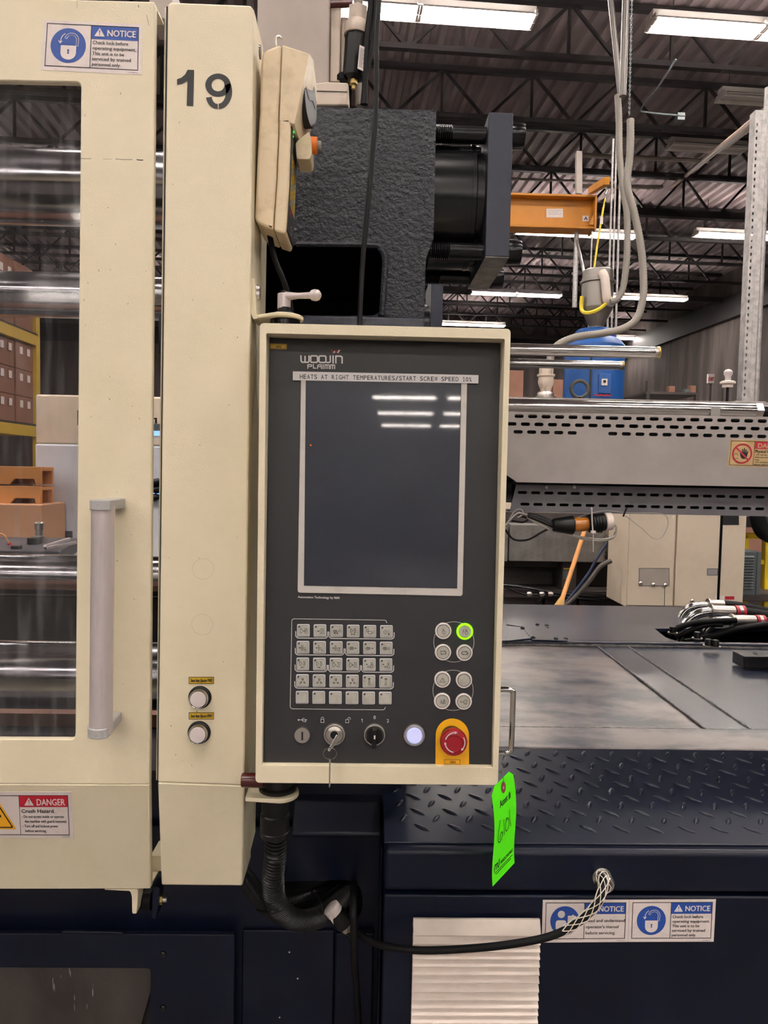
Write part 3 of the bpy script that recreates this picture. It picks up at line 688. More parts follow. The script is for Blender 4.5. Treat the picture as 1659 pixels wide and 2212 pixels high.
# nine: ring plus tail
def ring(cx, cy, rx, ry, w1, a0, a1, n=26):
    P = [radians(a0+(a1-a0)*i/n) for i in range(n+1)]
    for i in range(n):
        a, c = P[i], P[i+1]
        CS.poly(b, [(cx+rx*cos(a), cy+ry*sin(a)), (cx+rx*cos(c), cy+ry*sin(c)), (cx+(rx-w1)*cos(c), cy+(ry-w1*.85)*sin(c)), (cx+(rx-w1)*cos(a), cy+(ry-w1*.85)*sin(a))], .0004)
ring(471, 184, 27.5, 25, 13.5, 0, 360)
ring(472.5, 198, 29, 37.5, 13.5, -30, 90, 22); ring(470, 207, 25, 28.5, 12.5, 88, 172, 12)
obj('number', b, 'ink', col, label='black number 19')
for (x_, y_) in ((439, 1229), (437, 1349)):
    b = MB(); CS.line(b, [(x_+23*cos(2*pi*i/48), y_+22.5*sin(2*pi*i/48)) for i in range(48)], .7, .0003, True); obj('knockout', b, 'cream_dark', col)
for (x_, y_, ly, tx) in ((430, 1507, 1469.5, 'Semi Auto Ejector FWD'), (428.5, 1583, 1546, 'Semi Auto Ejector BWD')):
    o, U, N_, k = local(CS, x_+2, y_-1)
    pb = obj('push_button', MB().lathe(o, N_, [(25*k, 0), (25*k, 2*k), (24*k, 4*k), (22*k, 5*k), (19.5*k, 5.5*k), (19.5*k, 5*k)], n=36), 'black', col)
    obj('chrome_ring', MB().lathe(o+N_*0.0008, N_, [(21*k, 0), (21*k, 0.010), (20*k, 0.0115), (17.4*k, 0.0115), (17.2*k, 0.010), (17, 0)] if False else [(20.5*k, 0), (20.5*k, 0.010), (19.5*k, 0.0118), (17*k, 0.0112)], n=36), 'chrome', pb)
    obj('button_cap', MB().lathe(o+N_*0.008, N_, [(17*k, 0), (17*k, 0.0048), (16*k, 0.0058), (0, 0.006)], n=32), 'cap_w', pb)
    lb = obj('button_label', MB().prism([CS.pt(408, ly-7.5, .0003), CS.pt(462, ly-7.5, .0003), CS.pt(462, ly+7.5, .0003), CS.pt(408, ly+7.5, .0003)], (0, -.0004, 0)), 'yellow_label', col)
    b = MB(); CS.frame(b, 408, ly-7.5, 462, ly+7.5, 1.2, .0009); CS.text(b, tx, 412, ly+3.4, 458.5, 7, l=.001, bold=.3, shear=.12); obj('lettering', b, 'ink', lb)
b = MB()
for _ in range(22):
    x_ = random.uniform(360, 525); y_ = random.uniform(260, 1680); CS.line(b, [(x_, y_), (x_+random.uniform(-2, 2), y_+random.uniform(1, 3))], random.uniform(.5, 1.2), .0003)
obj('scuff_mark', b, 'ink', col, kind='stuff')
# cross tie between door track and column (bottom)
obj('tie_bar', MB().prism(ppoly([(325, 1848), (352, 1849), (352, 1882), (325, 1882)], 1.20), (0, 0.05, 0)), 'cream', col, bevel=0.001)

obj('top_rail', MB().box(tuple(W(322, 40, 1.24)), (W(372, 0, 1.24).x, 1.30, W(340, -40, 1.24).z)), 'beige_cast', col, bevel=.002)
# brown stop
bs = T('bump_stop', 'dark brown urethane cylinder bumper beside the bottom left panel corner', 'bumper', W(530, 1685, 1.115))
c0 = W(522, 1685, 1.085); c1 = W(570, 1686, 1.085); 
obj('bumper', MB().lathe(c0+Vector((0, -.0, 0)), c1-c0, [(0.0095, 0), (0.0105, 0.001), (0.0105, (c1-c0).length-.001), (0.0098, (c1-c0).length), (0.004, (c1-c0).length), (0.004, (c1-c0).length-.006), (0, (c1-c0).length-.006)], n=28), 'brown', bs)

# ================================================================== CONTROL PANEL
PY = 1.05
pan = T('control_panel', 'cream framed operator control panel with dark screen, keys and red emergency stop', 'control panel', (0.02, PY+.05, 1.045))
OC = [(560, 699), (1104, 709), (1075, 1697), (553, 1690)]
o2 = P2(OC, PY); xL = (o2[0][0]+o2[3][0])/2; xR = (o2[1][0]+o2[2][0])/2; zT = (o2[0][1]+o2[1][1])/2; zB = (o2[2][1]+o2[3][1])/2
IC = P2([(574, 721), (1089, 731), (1066, 1659), (567, 1653)], PY); iL = (IC[0][0]+IC[3][0])/2; iR = (IC[1][0]+IC[2][0])/2; iT = (IC[0][1]+IC[1][1])/2; iB = (IC[2][1]+IC[3][1])/2
obj('housing', holes_plate(rrect(xL, zB, xR, zT, 0.006), [rrect(iL, iB, iR, iT, 0.0015, 2)], lambda a, b: Vector((a, PY, b)), (0, 0.085, 0)), 'cream', pan, bevel=0.0022, seg=3, angle=40)
obj('rear_cover', MB().box((xL+.006, PY+.0855, zB+.006), (xR-.006, PY+.105, zT-.006)), 'cream', pan, bevel=.004)
FO = Vector((0, PY+.011, iB)); FT = Vector((0, PY+.033, iT)); fd = (FT-FO).normalized(); FN = Vector((1, 0, 0)).cross(fd); FN = -FN if FN.y > 0 else FN
fp = obj('faceplate', MB().prism([Vector((iL+.0005, FO.y, iB+.0005)), Vector((iR-.0005, FO.y, iB+.0005)), Vector((iR-.0005, FT.y, iT-.0005)), Vector((iL+.0005, FT.y, iT-.0005))], -FN*0.003), 'face', pan)
FS = plane_sheet(FO, FN)
def flat(name, m, mb, parent=pan, **k): return obj(name, mb, m, parent, **k)
def slab(sh, pts, l0, l1): return MB().prism([sh.pt(x, y, l0) for x, y in pts], sh.n*(l1-l0))
# bezel and screen
bo = roundpoly([(650.5, 815), (1009, 822), (999, 1287.5), (643, 1280)], 6); bi = [(661.5, 822), (995.5, 829), (986.5, 1270), (657.5, 1264)]
flat('screen_bezel', 'bezel', slab(FS, bo, .0, .0022), bevel=.0006)
flat('screen', 'screen', slab(FS, bi, .0022, .0025))
b = MB(); FS.line(b, bi, 1.2, .0026, True); flat('screen_gasket', 'ink', b)
b = MB(); FS.disc(b, 671.5, 962, 2, .0027, 12); flat('status_lamp', 'orange', b)
ls = flat('label_strip', 'tape', slab(FS, [(633, 803), (1033, 811), (1032.5, 829), (633, 822)], .0026, .0032), label='white tape reading HEATS AT RIGHT TEMPERATURES/START SCREW SPEED 10%')
b = MB()
# monospaced label lettering: place each word on its measured span
FS_words = [('HEATS', 648.5, 685.5), ('AT', 694, 708), ('RIGHT', 717, 753.5), ('TEMPERATURES/START', 763, 898.5), ('SCREW', 907, 945), ('SPEED', 953, 990), ('10%', 998.5, 1018)]
for t_, a_, c_ in FS_words:
    n_ = len(t_); cw = (c_-a_+1.5)/n_
    for i, ch in enumerate(t_):
        xx = a_+i*cw; by = lambda x: 819.0+(x-650)*0.0165
        wdt = cw-1.8; off = 0
        if ch == 'I':
            FS.line(b, [(xx+2.8, by(xx)), (xx+2.8, by(xx)-9.4)], 1.1, .0034); FS.line(b, [(xx+1, by(xx)-.5), (xx+4.6, by(xx)-.4)], 1.0, .0034); FS.line(b, [(xx+1, by(xx)-9.2), (xx+4.6, by(xx)-9.1)], 1.0, .0034)
            continue
        if ch == '1':
            FS.line(b, [(xx+1.2, by(xx)-7.4), (xx+3, by(xx)-9.3), (xx+3, by(xx))], 1.15, .0034); FS.line(b, [(xx+1.2, by(xx)-.4), (xx+4.8, by(xx)-.4)], 1.0, .0034)
            continue
        FS.text(b, ch, xx+off, by(xx), xx+off+wdt, 9.6, y1=by(xx+8), l=.0034, bold=.14)
obj('lettering', b, 'ink', ls)
# logo
b = MB(); w_ = 3.0
def L(pts, w=3.0): FS.line(b, pts, w, .0004)
y0, y1 = 768.5, 782.5
def sk(x, y): return (x, y+(x-650)*0.012)
def stroke(pts, w=3.0): L([sk(*p) for p in pts], w)
stroke([(650, y0), (650.5, y1-3), (652.5, y1), (666, y1), (667.5, y1-3), (667.5, y0)]); stroke([(659, y0+1), (659, y1)])
for x_ in (672, 690): stroke([(x_+1, y0), (x_+12, y0), (x_+14, y0+2), (x_+14, y1-2), (x_+12, y1), (x_+1, y1), (x_-.8, y1-2), (x_-.8, y0+2), (x_+1, y0)])
stroke([(713.5, y0-.5), (713.5, y1-2), (711, y1), (706, y1)]); stroke([(719.5, y0-.5), (719.5, y1+1)])
stroke([(725.5, y1+1), (725.5, y0), (736, y0), (739, y0+2), (739, y1+1)])
y0, y1 = 787.5, 795
stroke([(665, y1+1), (665, y0), (672, y0), (674, y0+2), (672, y0+4), (666, y0+4)], 2)
stroke([(677, y0-1), (677, y1), (683, y1)], 2); stroke([(686, y1+1), (686.5, y0+1), (689, y0), (694, y0), (694.5, y1+1)], 2); stroke([(687, y0+4), (694, y0+4)], 2); stroke([(698, y0-1), (698, y1+1)], 2)
for x_ in (702, 714): stroke([(x_, y1+1), (x_, y0), (x_+8, y0), (x_+9, y0+1), (x_+9, y1+1)], 2); stroke([(x_+4.5, y0), (x_+4.5, y1+1)], 2)
flat('logo', 'print_w', b)
b = MB(); FS.poly(b, [(713.5, 755), (718, 755.5), (723, 762.5), (719, 762.5)]); FS.poly(b, [(723, 757), (727, 757), (729, 762.5), (725, 762)]); flat('logo_accent', 'print_red', b)
b = MB(); FS.poly(b, [(731, 756), (735.5, 756), (731.5, 762.5), (728, 762.5)]); FS.poly(b, [(719, 762), (723, 757), (724, 762.5)]); flat('logo_accent', 'print_w', b)
b = MB(); FS.text(b, 'Automation Technology by B&R', 643.5, 1291.5, 734, 4.6, y1=1293.5, bold=.15); flat('maker_text', 'print_w', b)
lb = flat('corner_label', 'yellow_label', slab(FS, [(583, 742), (619.5, 743), (619.5, 755), (583, 754)], .0, .0005)); b = MB(); FS.frame(b, 584.5, 743.6, 618.5, 753.6, .7, .0007); FS.text(b, '-A02', 595, 751.2, 608, 4.8, l=.0008, bold=.2); obj('lettering', b, 'ink', lb)
# outline prints
b = MB()
def z2(pts): return [(600+x/5.925, 1310+y/5.925) for x, y in pts]
FS.line(b, z2([(1395, 210), (1388, 186), (1370, 175), (205, 157), (186, 168), (180, 190), (160, 1280), (168, 1300), (190, 1310), (1350, 1322), (1368, 1312), (1378, 1287)]), 1.1)
rows = [(328, 307, 1391, 320, [(0, 1), (2, 5)]), (323, 522, 1388, 532, [(0, 2), (3, 5)]), (320, 735, 1384, 745, [(0, 1), (2, 3), (4, 5)]), (316, 948, 1380, 958, [(0, 5)]), (312, 1162, 1376, 1172, [])]
for xa_, ya_, xb_, yb_, gr in rows:
    for g0, g1 in gr:
        gx = lambda i: xa_+(xb_-xa_)*i/5; gy = lambda i: ya_+(yb_-ya_)*i/5
        FS.line(b, z2([(gx(g0)-98, gy(g0)+12), (gx(g0)-97, gy(g0)+72), (gx(g0)-78, gy(g0)+93), (gx(g0)-60, gy(g0)+97), (gx(g1)+60, gy(g1)+97), (gx(g1)+80, gy(g1)+92), (gx(g1)+98, gy(g1)+72), (gx(g1)+99, gy(g1)+14)]), 1.7)
for cx, cy in ((980.4, 1386.4), (978.6, 1491)):
    FS.line(b, [(cx+43.5*cos(2*pi*i/56), cy+43.5*sin(2*pi*i/56)) for i in range(56)], .9, .0003, True)
flat('key_outline', 'print_w', b)
# keys
def A(x0, y0, x1, y1): return ('a', x0, y0, x1, y1)
def P(*p): return ('p', [(p[i], p[i+1]) for i in range(0, len(p), 2)])
ML = P(2, 3, 3.2, 3, 3.2, 4, 4.4, 4.6, 4.4, 5.6, 3.2, 6.2, 3.2, 7, 2, 7, 2, 3); MR = P(8, 3, 6, 3, 7, 4, 7, 5, 6, 7, 8, 7, 8, 3)
SCR = [P(1.5, 5, 2.5, 4, 5, 4), P(1.5, 5, 2.5, 6, 5, 6)] + [P(2.6+.6*i, 4, 3+.6*i, 6) for i in range(5)]
def Rr(cx, cy): return P(*[q for i in range(9) for q in (cx+.9*cos(i*.7+.4), cy+.9*sin(i*.7+.4))])
EJ = [P(3.6, 3, 4.6, 3, 4.6, 7, 3.6, 7, 3.6, 3), P(3, 5, 7, 5), P(5.5, 6, 6.5, 7.2), P(6, 6.8, 7.4, 7.8), P(7, 6.2, 7.6, 7.2)]
def moldpair(dx=0): return [P(2.2, 2.6, 3.3, 2.6, 3.3, 3.4, 4.4, 4.2, 3.3, 5.2, 3.3, 5.8, 2.2, 5.8, 2.2, 2.6), P(6.8, 2.6, 5.4, 2.6, 6.2, 4.2, 5.4, 5.8, 6.8, 5.8, 6.8, 2.6)]
TRI = [P(4.2, 3.8, 4.2, 2.6, 5.8, 2.6, 5.8, 3.8), P(2.2, 6, 3, 7.2, 4.2, 6.6), P(7.8, 6, 7, 7.2, 5.8, 6.6)]
INJ = [P(6, 5, 7.8, 5, 7.8, 7.4, 6, 7.4, 6, 5), P(6.1, 3, 7.7, 3, 7.2, 4.6, 6.6, 4.6, 6.1, 3), P(3.4, 6, 6, 6), P(3.4, 6.9, 6, 6.9), P(3.4, 6, 3.4, 6.9)]
GL = [[ML, MR, A(6.8, 5, 4.8, 5)], [A(2, 5, 4.6, 5), P(5.4, 3, 8, 3, 8, 7, 5.4, 7, 5.4, 3), P(6.2, 3.4, 7.2, 5, 6.2, 6.6)], SCR+[A(4, 6.8, 2.2, 6.8), A(4.6, 6.8, 6.4, 6.8), Rr(7.4, 4.6)], moldpair()+[A(4.4, 7.4, 2.6, 7.4), A(4.8, 7.4, 6.6, 7.4)], [P(2, 3, 3.6, 3, 3.6, 5, 2, 5, 2, 3), P(3.4, 4.6, 6.4, 4.6, 6.4, 6.8, 3.4, 6.8, 3.4, 4.6), P(6.4, 6.8, 8.4, 4.8)], [P(*[q for i in range(13) for q in (3.8+1.5*cos(i*.524), 5+1.5*sin(i*.524))]), P(3.8, 5, 4.5, 4.2), P(6.8, 3, 6.8, 6.6), ('d', 6.8, 7, .7)],
 EJ+[A(3, 5, 1.2, 5)], EJ+[A(1.4, 5, 3, 5)], EJ+[A(3, 5, 1.2, 5), A(6, 5, 8.4, 5)], SCR+[A(8, 5, 6, 5)], SCR+[A(6.2, 5, 8.2, 5)], SCR+[Rr(7.2, 5)],
 moldpair()+[A(6, 7.4, 3, 7.4)], moldpair()+[A(3, 7.4, 6, 7.4)], [ML, MR, P(4.4, 5, 6, 6.6)], [ML, MR, P(4.4, 5, 5.6, 5), P(5, 4.2, 5, 5.8)], INJ+[A(3.4, 4.4, 1.8, 4.4)], INJ+[A(1.8, 4.4, 3.4, 4.4)],
 TRI+[A(5, 3.2, 5, 4.8), A(4.2, 5.6, 3, 6.2), A(5.8, 5.6, 7, 6.2)], TRI+[A(5, 4.8, 5, 3.2), A(4.2, 5.6, 3, 6.2), A(5.8, 5.6, 7, 6.2)], TRI+[A(5, 3.2, 5, 4.8), A(3, 6.2, 4.2, 5.6), A(7, 6.2, 5.8, 5.6)], TRI+[A(5, 4.8, 5, 3.2), A(3, 6.2, 4.2, 5.6), A(5.8, 5.6, 7, 6.2)],
 [('r', 4, 2, 6, 2.9), P(4.4, 3, 4.4, 6), P(5.6, 3, 5.6, 6), P(5, 3, 5, 6), Rr(5, 7.2)], [('r', 4, 2, 6, 2.9), P(4.4, 3, 4.4, 6), P(5.6, 3, 5.6, 6), Rr(5, 7.2)]] + [[] for _ in range(6)]
def glyph(mb, cx, cy, s, items, l, w=.75):
    g = lambda x, y: (cx+(x-5)*s, cy+(y-5)*s)
    for it in items:
        if it[0] == 'p': FS.line(mb, [g(*q) for q in it[1]], w, l)
        elif it[0] == 'a': FS.arrow(mb, *g(it[1], it[2]), *g(it[3], it[4]), 1.1, 3.6, 2.6, l)
        elif it[0] == 'd': FS.disc(mb, *g(it[1], it[2]), it[3]*s, l, 12)
        elif it[0] == 'r': FS.rect(mb, *g(it[1], it[2]), *g(it[3], it[4]), l)
k_ = 0
for xa_, ya_, xb_, yb_, gr in rows:
    for i in range(6):
        cx = 600+(xa_+(xb_-xa_)*i/5)/5.925; cy = 1310+(ya_+(yb_-ya_)*i/5)/5.925; h = 13.6
        ky = flat('key', 'keyrim', slab(FS, roundpoly([(cx-h, cy-h), (cx+h, cy-h), (cx+h, cy+h), (cx-h, cy+h)], 3, 3), .0, .0012), bevel=.0003)
        h2 = 11.6; obj('key_top', slab(FS, roundpoly([(cx-h2, cy-h2), (cx+h2, cy-h2), (cx+h2, cy+h2), (cx-h2, cy+h2)], 2, 2), .0012, .0016), 'key', ky)
        b = MB(); FS.disc(b, cx-8.6, cy-8.4, 1.9, .0018, 12); FS.line(b, roundpoly([(cx-h2, cy-h2), (cx+h2, cy-h2), (cx+h2, cy+h2), (cx-h2, cy+h2)], 2, 2), .5, .0017, True)
        glyph(b, cx+.6, cy+.6, 2.5, GL[k_], .0018); obj('key_symbol', b, 'ink', ky); k_ += 1
# round buttons
HAND = [P(4.6, 5.2, 4.6, 3, 5.2, 3, 5.4, 4.8, 6.2, 4.8, 6.8, 5.4, 6.6, 7, 6, 7.8, 4.6, 7.8, 3.6, 6.4, 3.8, 5.2, 4.6, 5.2)]
RG = [(666, 298, HAND, 0), (929, 305, [P(3, 3.2, 3, 7.4), P(3, 3.2, 4.6, 3.2), P(3, 4.8, 4.2, 4.8)]+[P(*[q+(1.2 if i % 2 == 0 else 0) for i, q in enumerate((4.6, 5.2, 4.6, 3, 5.2, 3, 5.4, 4.8, 6.2, 4.8, 6.8, 5.4, 6.6, 7, 6, 7.8, 4.6, 7.8, 3.8, 6.4, 3.9, 5.2, 4.6, 5.2))])], 1),
      (662, 560, [A(2.4, 3.6, 7.4, 3.6), A(7.8, 3.8, 7.8, 6.4), A(7.6, 6.6, 2.6, 6.6), P(2.2, 4.4, 3.2, 4.4), P(2.6, 5.4, 2.6, 6.4)], 0), (925, 565, [A(2.4, 3.6, 7.4, 3.6), A(7.8, 3.8, 7.8, 6.4), A(7.6, 6.6, 2.6, 6.6), A(2.2, 6.4, 2.2, 4)], 0),
      (656, 893, [P(5, 3, 7.8, 7.4, 2.2, 7.4, 5, 3), P(5, 4.4, 5, 6.2), ('d', 5, 6.8, .25)], 0), (919, 899, [], 0), (652, 1157, INJ+[P(3.6, 3.8, 4.4, 4.2, 3.8, 4.8, 4.4, 5.2)], 0), (915, 1163, [Rr(2.4, 5), P(3.6, 5, 5, 5), P(5, 3.6, 8, 3.6, 8, 6.4, 5, 6.4, 5, 3.6), P(5.6, 7.4, 7.4, 7.4)], 0)]
for zx, zy, it, gr in RG:
    cx, cy = 840+zx/5.67, 1310+zy/5.67; o, U, N_, k = local(FS, cx, cy)
    rb = flat('round_button', 'ringgreen' if gr else 'ring', MB().lathe(o, N_, [(17.8*k, 0), (17.8*k, .001), (17*k, .0022), (14.6*k, .0024), (13.6*k, .0014)], n=40), label='lit green ring button' if gr else None)
    obj('button_cap', MB().lathe(o+N_*.0008, N_, [(13.2*k, 0), (13.2*k, .0012), (12.6*k, .0016), (0, .0016)], n=36), 'key', rb)
    b = MB(); glyph(b, cx, cy, 2.1, it, .0027, .8); FS.line(b, [(cx+13.3*cos(i*pi/18), cy+13.3*sin(i*pi/18)) for i in range(36)], .7, .0025, True); obj('button_symbol', b, 'ink', rb)
# bottom row
o, U, N_, k = local(FS, 653.4, 1586); ub = flat('port_plug', 'steel', MB().lathe(o, N_, [(17.5*k, 0), (17.5*k, .004), (16.5*k, .006), (0, .006)], n=40)); b = MB(); FS.rect(b, 651.8, 1578, 655.6, 1596, .0064); obj('slot', b, 'ink', ub)
b = MB(); FS.line(b, [(645, 1555), (662, 1555)], 1); FS.disc(b, 645, 1555, 1.8, .0004, 10); FS.line(b, [(651, 1555), (655, 1551.5), (658, 1551.5)], .9); FS.line(b, [(652, 1555), (655, 1558.5), (659, 1558.5)], .9); FS.disc(b, 660, 1558.5, 1.3, .0004, 8); FS.poly(b, [(660, 1553), (663.5, 1555), (660, 1557)])
for cx, op in ((696.5, 0), (750, 1)):
    y_ = 1556 if not op else 1556.5; FS.frame(b, cx-3.8, y_-3, cx+3.8, y_+5, 1)
    xo = cx if not op else cx+4.2
    FS.line(b, [(xo-2.6, y_-2), (xo-2.6, y_-5), (xo-1.2, y_-7), (xo+1.2, y_-7), (xo+2.6, y_-5), (xo+2.6, y_-2.4)], .9)
for t_, x_, y_ in (('0', 807, 1553), ('2', 835.5, 1560.5)): FS.text(b, t_, x_, y_, x_+(4.6 if t_ != '1' else 2.6), 7.4, l=.0005, bold=.1)
FS.line(b, [(780.4, 1554.6), (782.6, 1552.8), (782.6, 1560.2)], 1.0); flat('switch_legend', 'print_w', b)
def collar(px, py, r, name, parent=pan):
    o, U, N_, k = local(FS, px, py)
    return flat(name, 'steel', MB().lathe(o, N_, [(r*k, 0), (r*k, .003), ((r-1.5)*k, .0045), ((r-4)*k, .0048), ((r-6)*k, .0035)], n=44)), o, N_, k
ks, o, N_, k = collar(722.5, 1585.5, 24.3, 'key_switch'); obj('lock_face', MB().lathe(o, N_, [(18*k, .001), (18*k, .0045), (12*k, .006), (11.5*k, .008), (0, .0082)], n=36), 'steel', ks)
b = MB(); FS.disc(b, 722.5, 1584, 8.5, .0084, 24); obj('lock_barrel', b, 'black_steel', ks)
ss, o, N_, k = collar(809, 1586, 24.3, 'selector_switch'); obj('knob_base', MB().lathe(o, N_, [(17.5*k, .001), (17.5*k, .006), (16.5*k, .008), (0, .0085)], n=36), 'black', ss)
obj('knob_grip', MB().prism([FS.pt(x, y, .008) for x, y in roundpoly([(803.5, 1568), (814, 1568), (812.5, 1608), (803, 1608)], 3)], FS.n*.012), 'black', ss, bevel=.0008)
b = MB(); FS.rect(b, 807.2, 1579, 810.6, 1587, .0205); obj('pointer_mark', b, 'cap_w', ss)
lb_, o, N_, k = collar(894.8, 1587, 24.3, 'lamp_button'); obj('button_cap', MB().lathe(o, N_, [(17*k, .002), (17*k, .006), (15.5*k, .0075), (0, .0078)], n=36), 'lamp_w', lb_, label='white lit button cap')
arch = [(977+36*cos(a), 1588.5+36.5*sin(a)) for a in [pi+pi*i/24 for i in range(25)]] + [(1013, 1652.5), (940.5, 1651)]
ep = flat('stop_plate', 'estop_y', slab(FS, arch, 0, .001), label='yellow arched plate')
b = MB(); FS.frame(b, 959.5, 1640, 994, 1650.5, .8, .0012); FS.text(b, '-S01', 970, 1648.2, 983.5, 5, l=.0012, bold=.25); obj('lettering', b, 'ink', ep)
o, U, N_, k = local(FS, 975.5, 1590); es = flat('emergency_stop', 'black', MB().lathe(o, N_, [(23*k, .001), (23*k, .012), (20*k, .014), (20*k, .022)], n=36), label='red mushroom emergency stop button')
m = MB(); n = 80; prof = [(25*k, .017), (28.6*k, .020), (29*k, .028), (27.5*k, .031), (17.5*k, .0325), (16.5*k, .0315), (15, 0)]
vs = []; fs = []; u_, v_ = perp(N_); pr = [(25*k, .017, 0), (28.4*k, .020, 1), (28.8*k, .028, 1), (27*k, .031, .3), (17.5*k, .0325, 0), (16.5*k, .0315, 0), (0.00001, .0315, 0)]
for r_, h_, rg in pr:
    for i in range(n): a = 2*pi*i/n; rr = r_*(1 - (0.035 if i % 2 else 0)*rg); vs.append(o+N_*h_+u_*cos(a)*rr+v_*sin(a)*rr)
for q in range(len(pr)-1):
    for i in range(n): j = (i+1) % n; fs.append((q*n+i, q*n+j, (q+1)*n+j, (q+1)*n+i))
m.add(vs, fs); obj('mushroom_head', m, 'estop_r', es)
b = MB(); top = plane_sheet(o+N_*.0326, N_); cx, cy = 983, 1604
for a0 in (200, -30, 100):
    pts = [(cx+21.3*cos(radians(a0+t)), cy+21.3*sin(radians(a0+t))) for t in range(0, 71, 7)]
    top.line(b, pts, 2.2, .0002); a1 = radians(a0+70); d = (-sin(a1), cos(a1)); p_ = pts[-1]; top.poly(b, [(p_[0]+d[0]*5, p_[1]+d[1]*5), (p_[0]+cos(a1)*3, p_[1]+sin(a1)*3), (p_[0]-cos(a1)*3, p_[1]-sin(a1)*3)], .0003)
obj('turn_arrow', b, 'cap_w', es)
# chrome side handle (behind the housing's right side)
HYY = PY+.07
pts = [(1072, 1489), (1098, 1489), (1106, 1493), (1108.5, 1502), (1104.5, 1610), (1102, 1621), (1094, 1626), (1066, 1626.5)]
flat('side_handle', 'chrome', MB().tube(spline([W(x, y, HYY) for x, y in pts], 6), 0.0042, n=14), label='chrome side handle')
for px, py, r_ in ((1083, 1377, .0145), (1079, 1595, .0145)):
    c = W(px, py, PY+.06); c.x = xR-.0005
    flat('side_knob', 'rubber', MB().lathe(c, (1, 0, 0), [(r_, 0), (r_, .004), (r_*.92, .0075), (r_*.8, .0085), (0, .0085)], n=28))
# key in the switch, ring and second key hanging
o = FS.pt(722.5, 1584, .0085); kr = T('key_ring', 'steel key ring with one key in the lock and one hanging key', 'key', o)
m = MB(); p0 = FS.pt(722, 1586, .0085); p1 = FS.pt(722, 1586, .028) + (FS.pt(713, 1600, 0)-FS.pt(722, 1586, 0))
obj('inserted_key', MB().prism([FS.pt(729, 1582, .009), FS.pt(731.5, 1585, .009), FS.pt(731.5, 1588, .03), FS.pt(714.5, 1608, .03), FS.pt(712, 1605.5, .03)], FS.n.cross(Vector((0, 0, 1))).normalized()*.0015), 'steel', kr, bevel=.0003)
oc = FS.pt(715, 1612.5, .03); rr = 14.2*local(FS, 715, 1612)[3]; U = local(FS, 715, 1612)[1]; V = Vector((0, -.25, 1)).normalized()
obj('ring', MB().tube([oc+U*cos(a)*rr*.98+V*sin(a)*rr for a in [2*pi*i/40 for i in range(40)]], .00055, n=8, closed=True), 'chrome', kr)
kp = [(713.4, 1624), (716.6, 1624), (716, 1650), (715.6, 1660), (716.2, 1663), (715.6, 1666), (716.4, 1669), (715.6, 1672), (716.4, 1675), (715.8, 1678), (714, 1682), (713, 1679), (713.2, 1655)]
obj('hanging_key', MB().prism([FS.pt(x, y, .029) for x, y in kp], FS.n*.006), 'steel', kr, bevel=.0002)

# swing mounts: upper bracket with clamp lever, lower bracket with hub
ub = T('upper_bracket', 'cream bracket with silver clamp lever above the panel left corner', 'bracket', W(600, 690, 1.14))
ZB = W(600, 686, 1.10).z
arc = [(W(548, 686, 1.10).x, 1.112), (W(600, 686, 1.10).x, 1.085)] + [(W(612, 686, 1.12).x+cos(a)*.03, 1.118+sin(a)*.034) for a in [radians(-90+i*15) for i in range(13)]] + [(W(548, 686, 1.10).x, 1.155)]
obj('plate', MB().prism([(x_, y_, ZB) for x_, y_ in arc], (0, 0, .0055)), 'cream', ub, bevel=.0012)
obj('riser', MB().prism([W(541, 600, 1.108), W(550, 602, 1.108), W(552, 668, 1.108), W(557, 688, 1.108), W(547, 690, 1.108), W(541, 676, 1.108)], (0, .05, 0)), 'cream', ub, bevel=.001)
for y_ in (626, 638):
    c = W(553, y_, 1.125); obj('screw', MB().lathe(c, (1, 0, 0), [(.008, 0), (.008, .002), (.006, .006), (.003, .0065), (0, .005)], n=16), 'steel', ub)
hx = W(616, 700, 1.118).x
pt_ = lambda y: W(612, y, 1.118).z
obj('pivot_drum', MB().cyl((hx, 1.118, zT+.0005), (hx, 1.118, ZB-.0005), .0225, n=32), 'black_steel', ub)
obj('pivot_cap', MB().lathe((hx-.001, 1.118, ZB+.006), (0, 0, 1), [(.017, 0), (.015, .004), (.010, .007), (.010, .012)], n=24), 'black', ub)
lv = obj('clamp_lever', MB().cyl((hx-.002, 1.118, ZB+.016), (hx-.002, 1.118, ZB+.0385), .0098, n=28), 'alu', ub, bevel=.001)
a_, c_ = W(618, 640, 1.115), W(672, 638, 1.095); obj('lever_arm', MB().lathe(a_, c_-a_, [(.0065, 0), (.0042, (c_-a_).length*.5), (.0048, (c_-a_).length)], n=18), 'alu', lv)
obj('lever_ball', MB().lathe(c_-(c_-a_).normalized()*.001, c_-a_, [(.0042, 0), (.0075, .003), (.0085, .008), (.0075, .013), (.004, .0162), (0, .017)], n=20), 'alu', lv)
obj('lever_pin', MB().cyl((hx-.002, 1.118, ZB+.0385), (hx-.002, 1.118, ZB+.043), .0048), 'black', lv)
lbk = T('lower_bracket', 'cream lower bracket with black hub holding the corrugated conduit under the panel', 'bracket', W(600, 1730, 1.12))
ZL = W(600, 1727, 1.09).z
arc = [(W(530, 1727, 1.09).x, 1.088), (W(600, 1727, 1.09).x, 1.082)] + [(hx+cos(a)*.030, 1.112+sin(a)*.031) for a in [radians(-80+i*15) for i in range(12)]] + [(W(530, 1727, 1.10).x, 1.15)]
obj('plate', MB().prism([(x_, y_, ZL-.003) for x_, y_ in arc], (0, 0, .0065)), 'cream', lbk, bevel=.0012)
obj('hub', MB().lathe((hx-.003, 1.118, ZL+.0045), (0, 0, 1), [(.029, 0), (.029, .004), (.024, .007), (.022, zB-ZL-.0055)], n=36), 'black', lbk)
hz = lambda y: W(603, y, 1.115).z
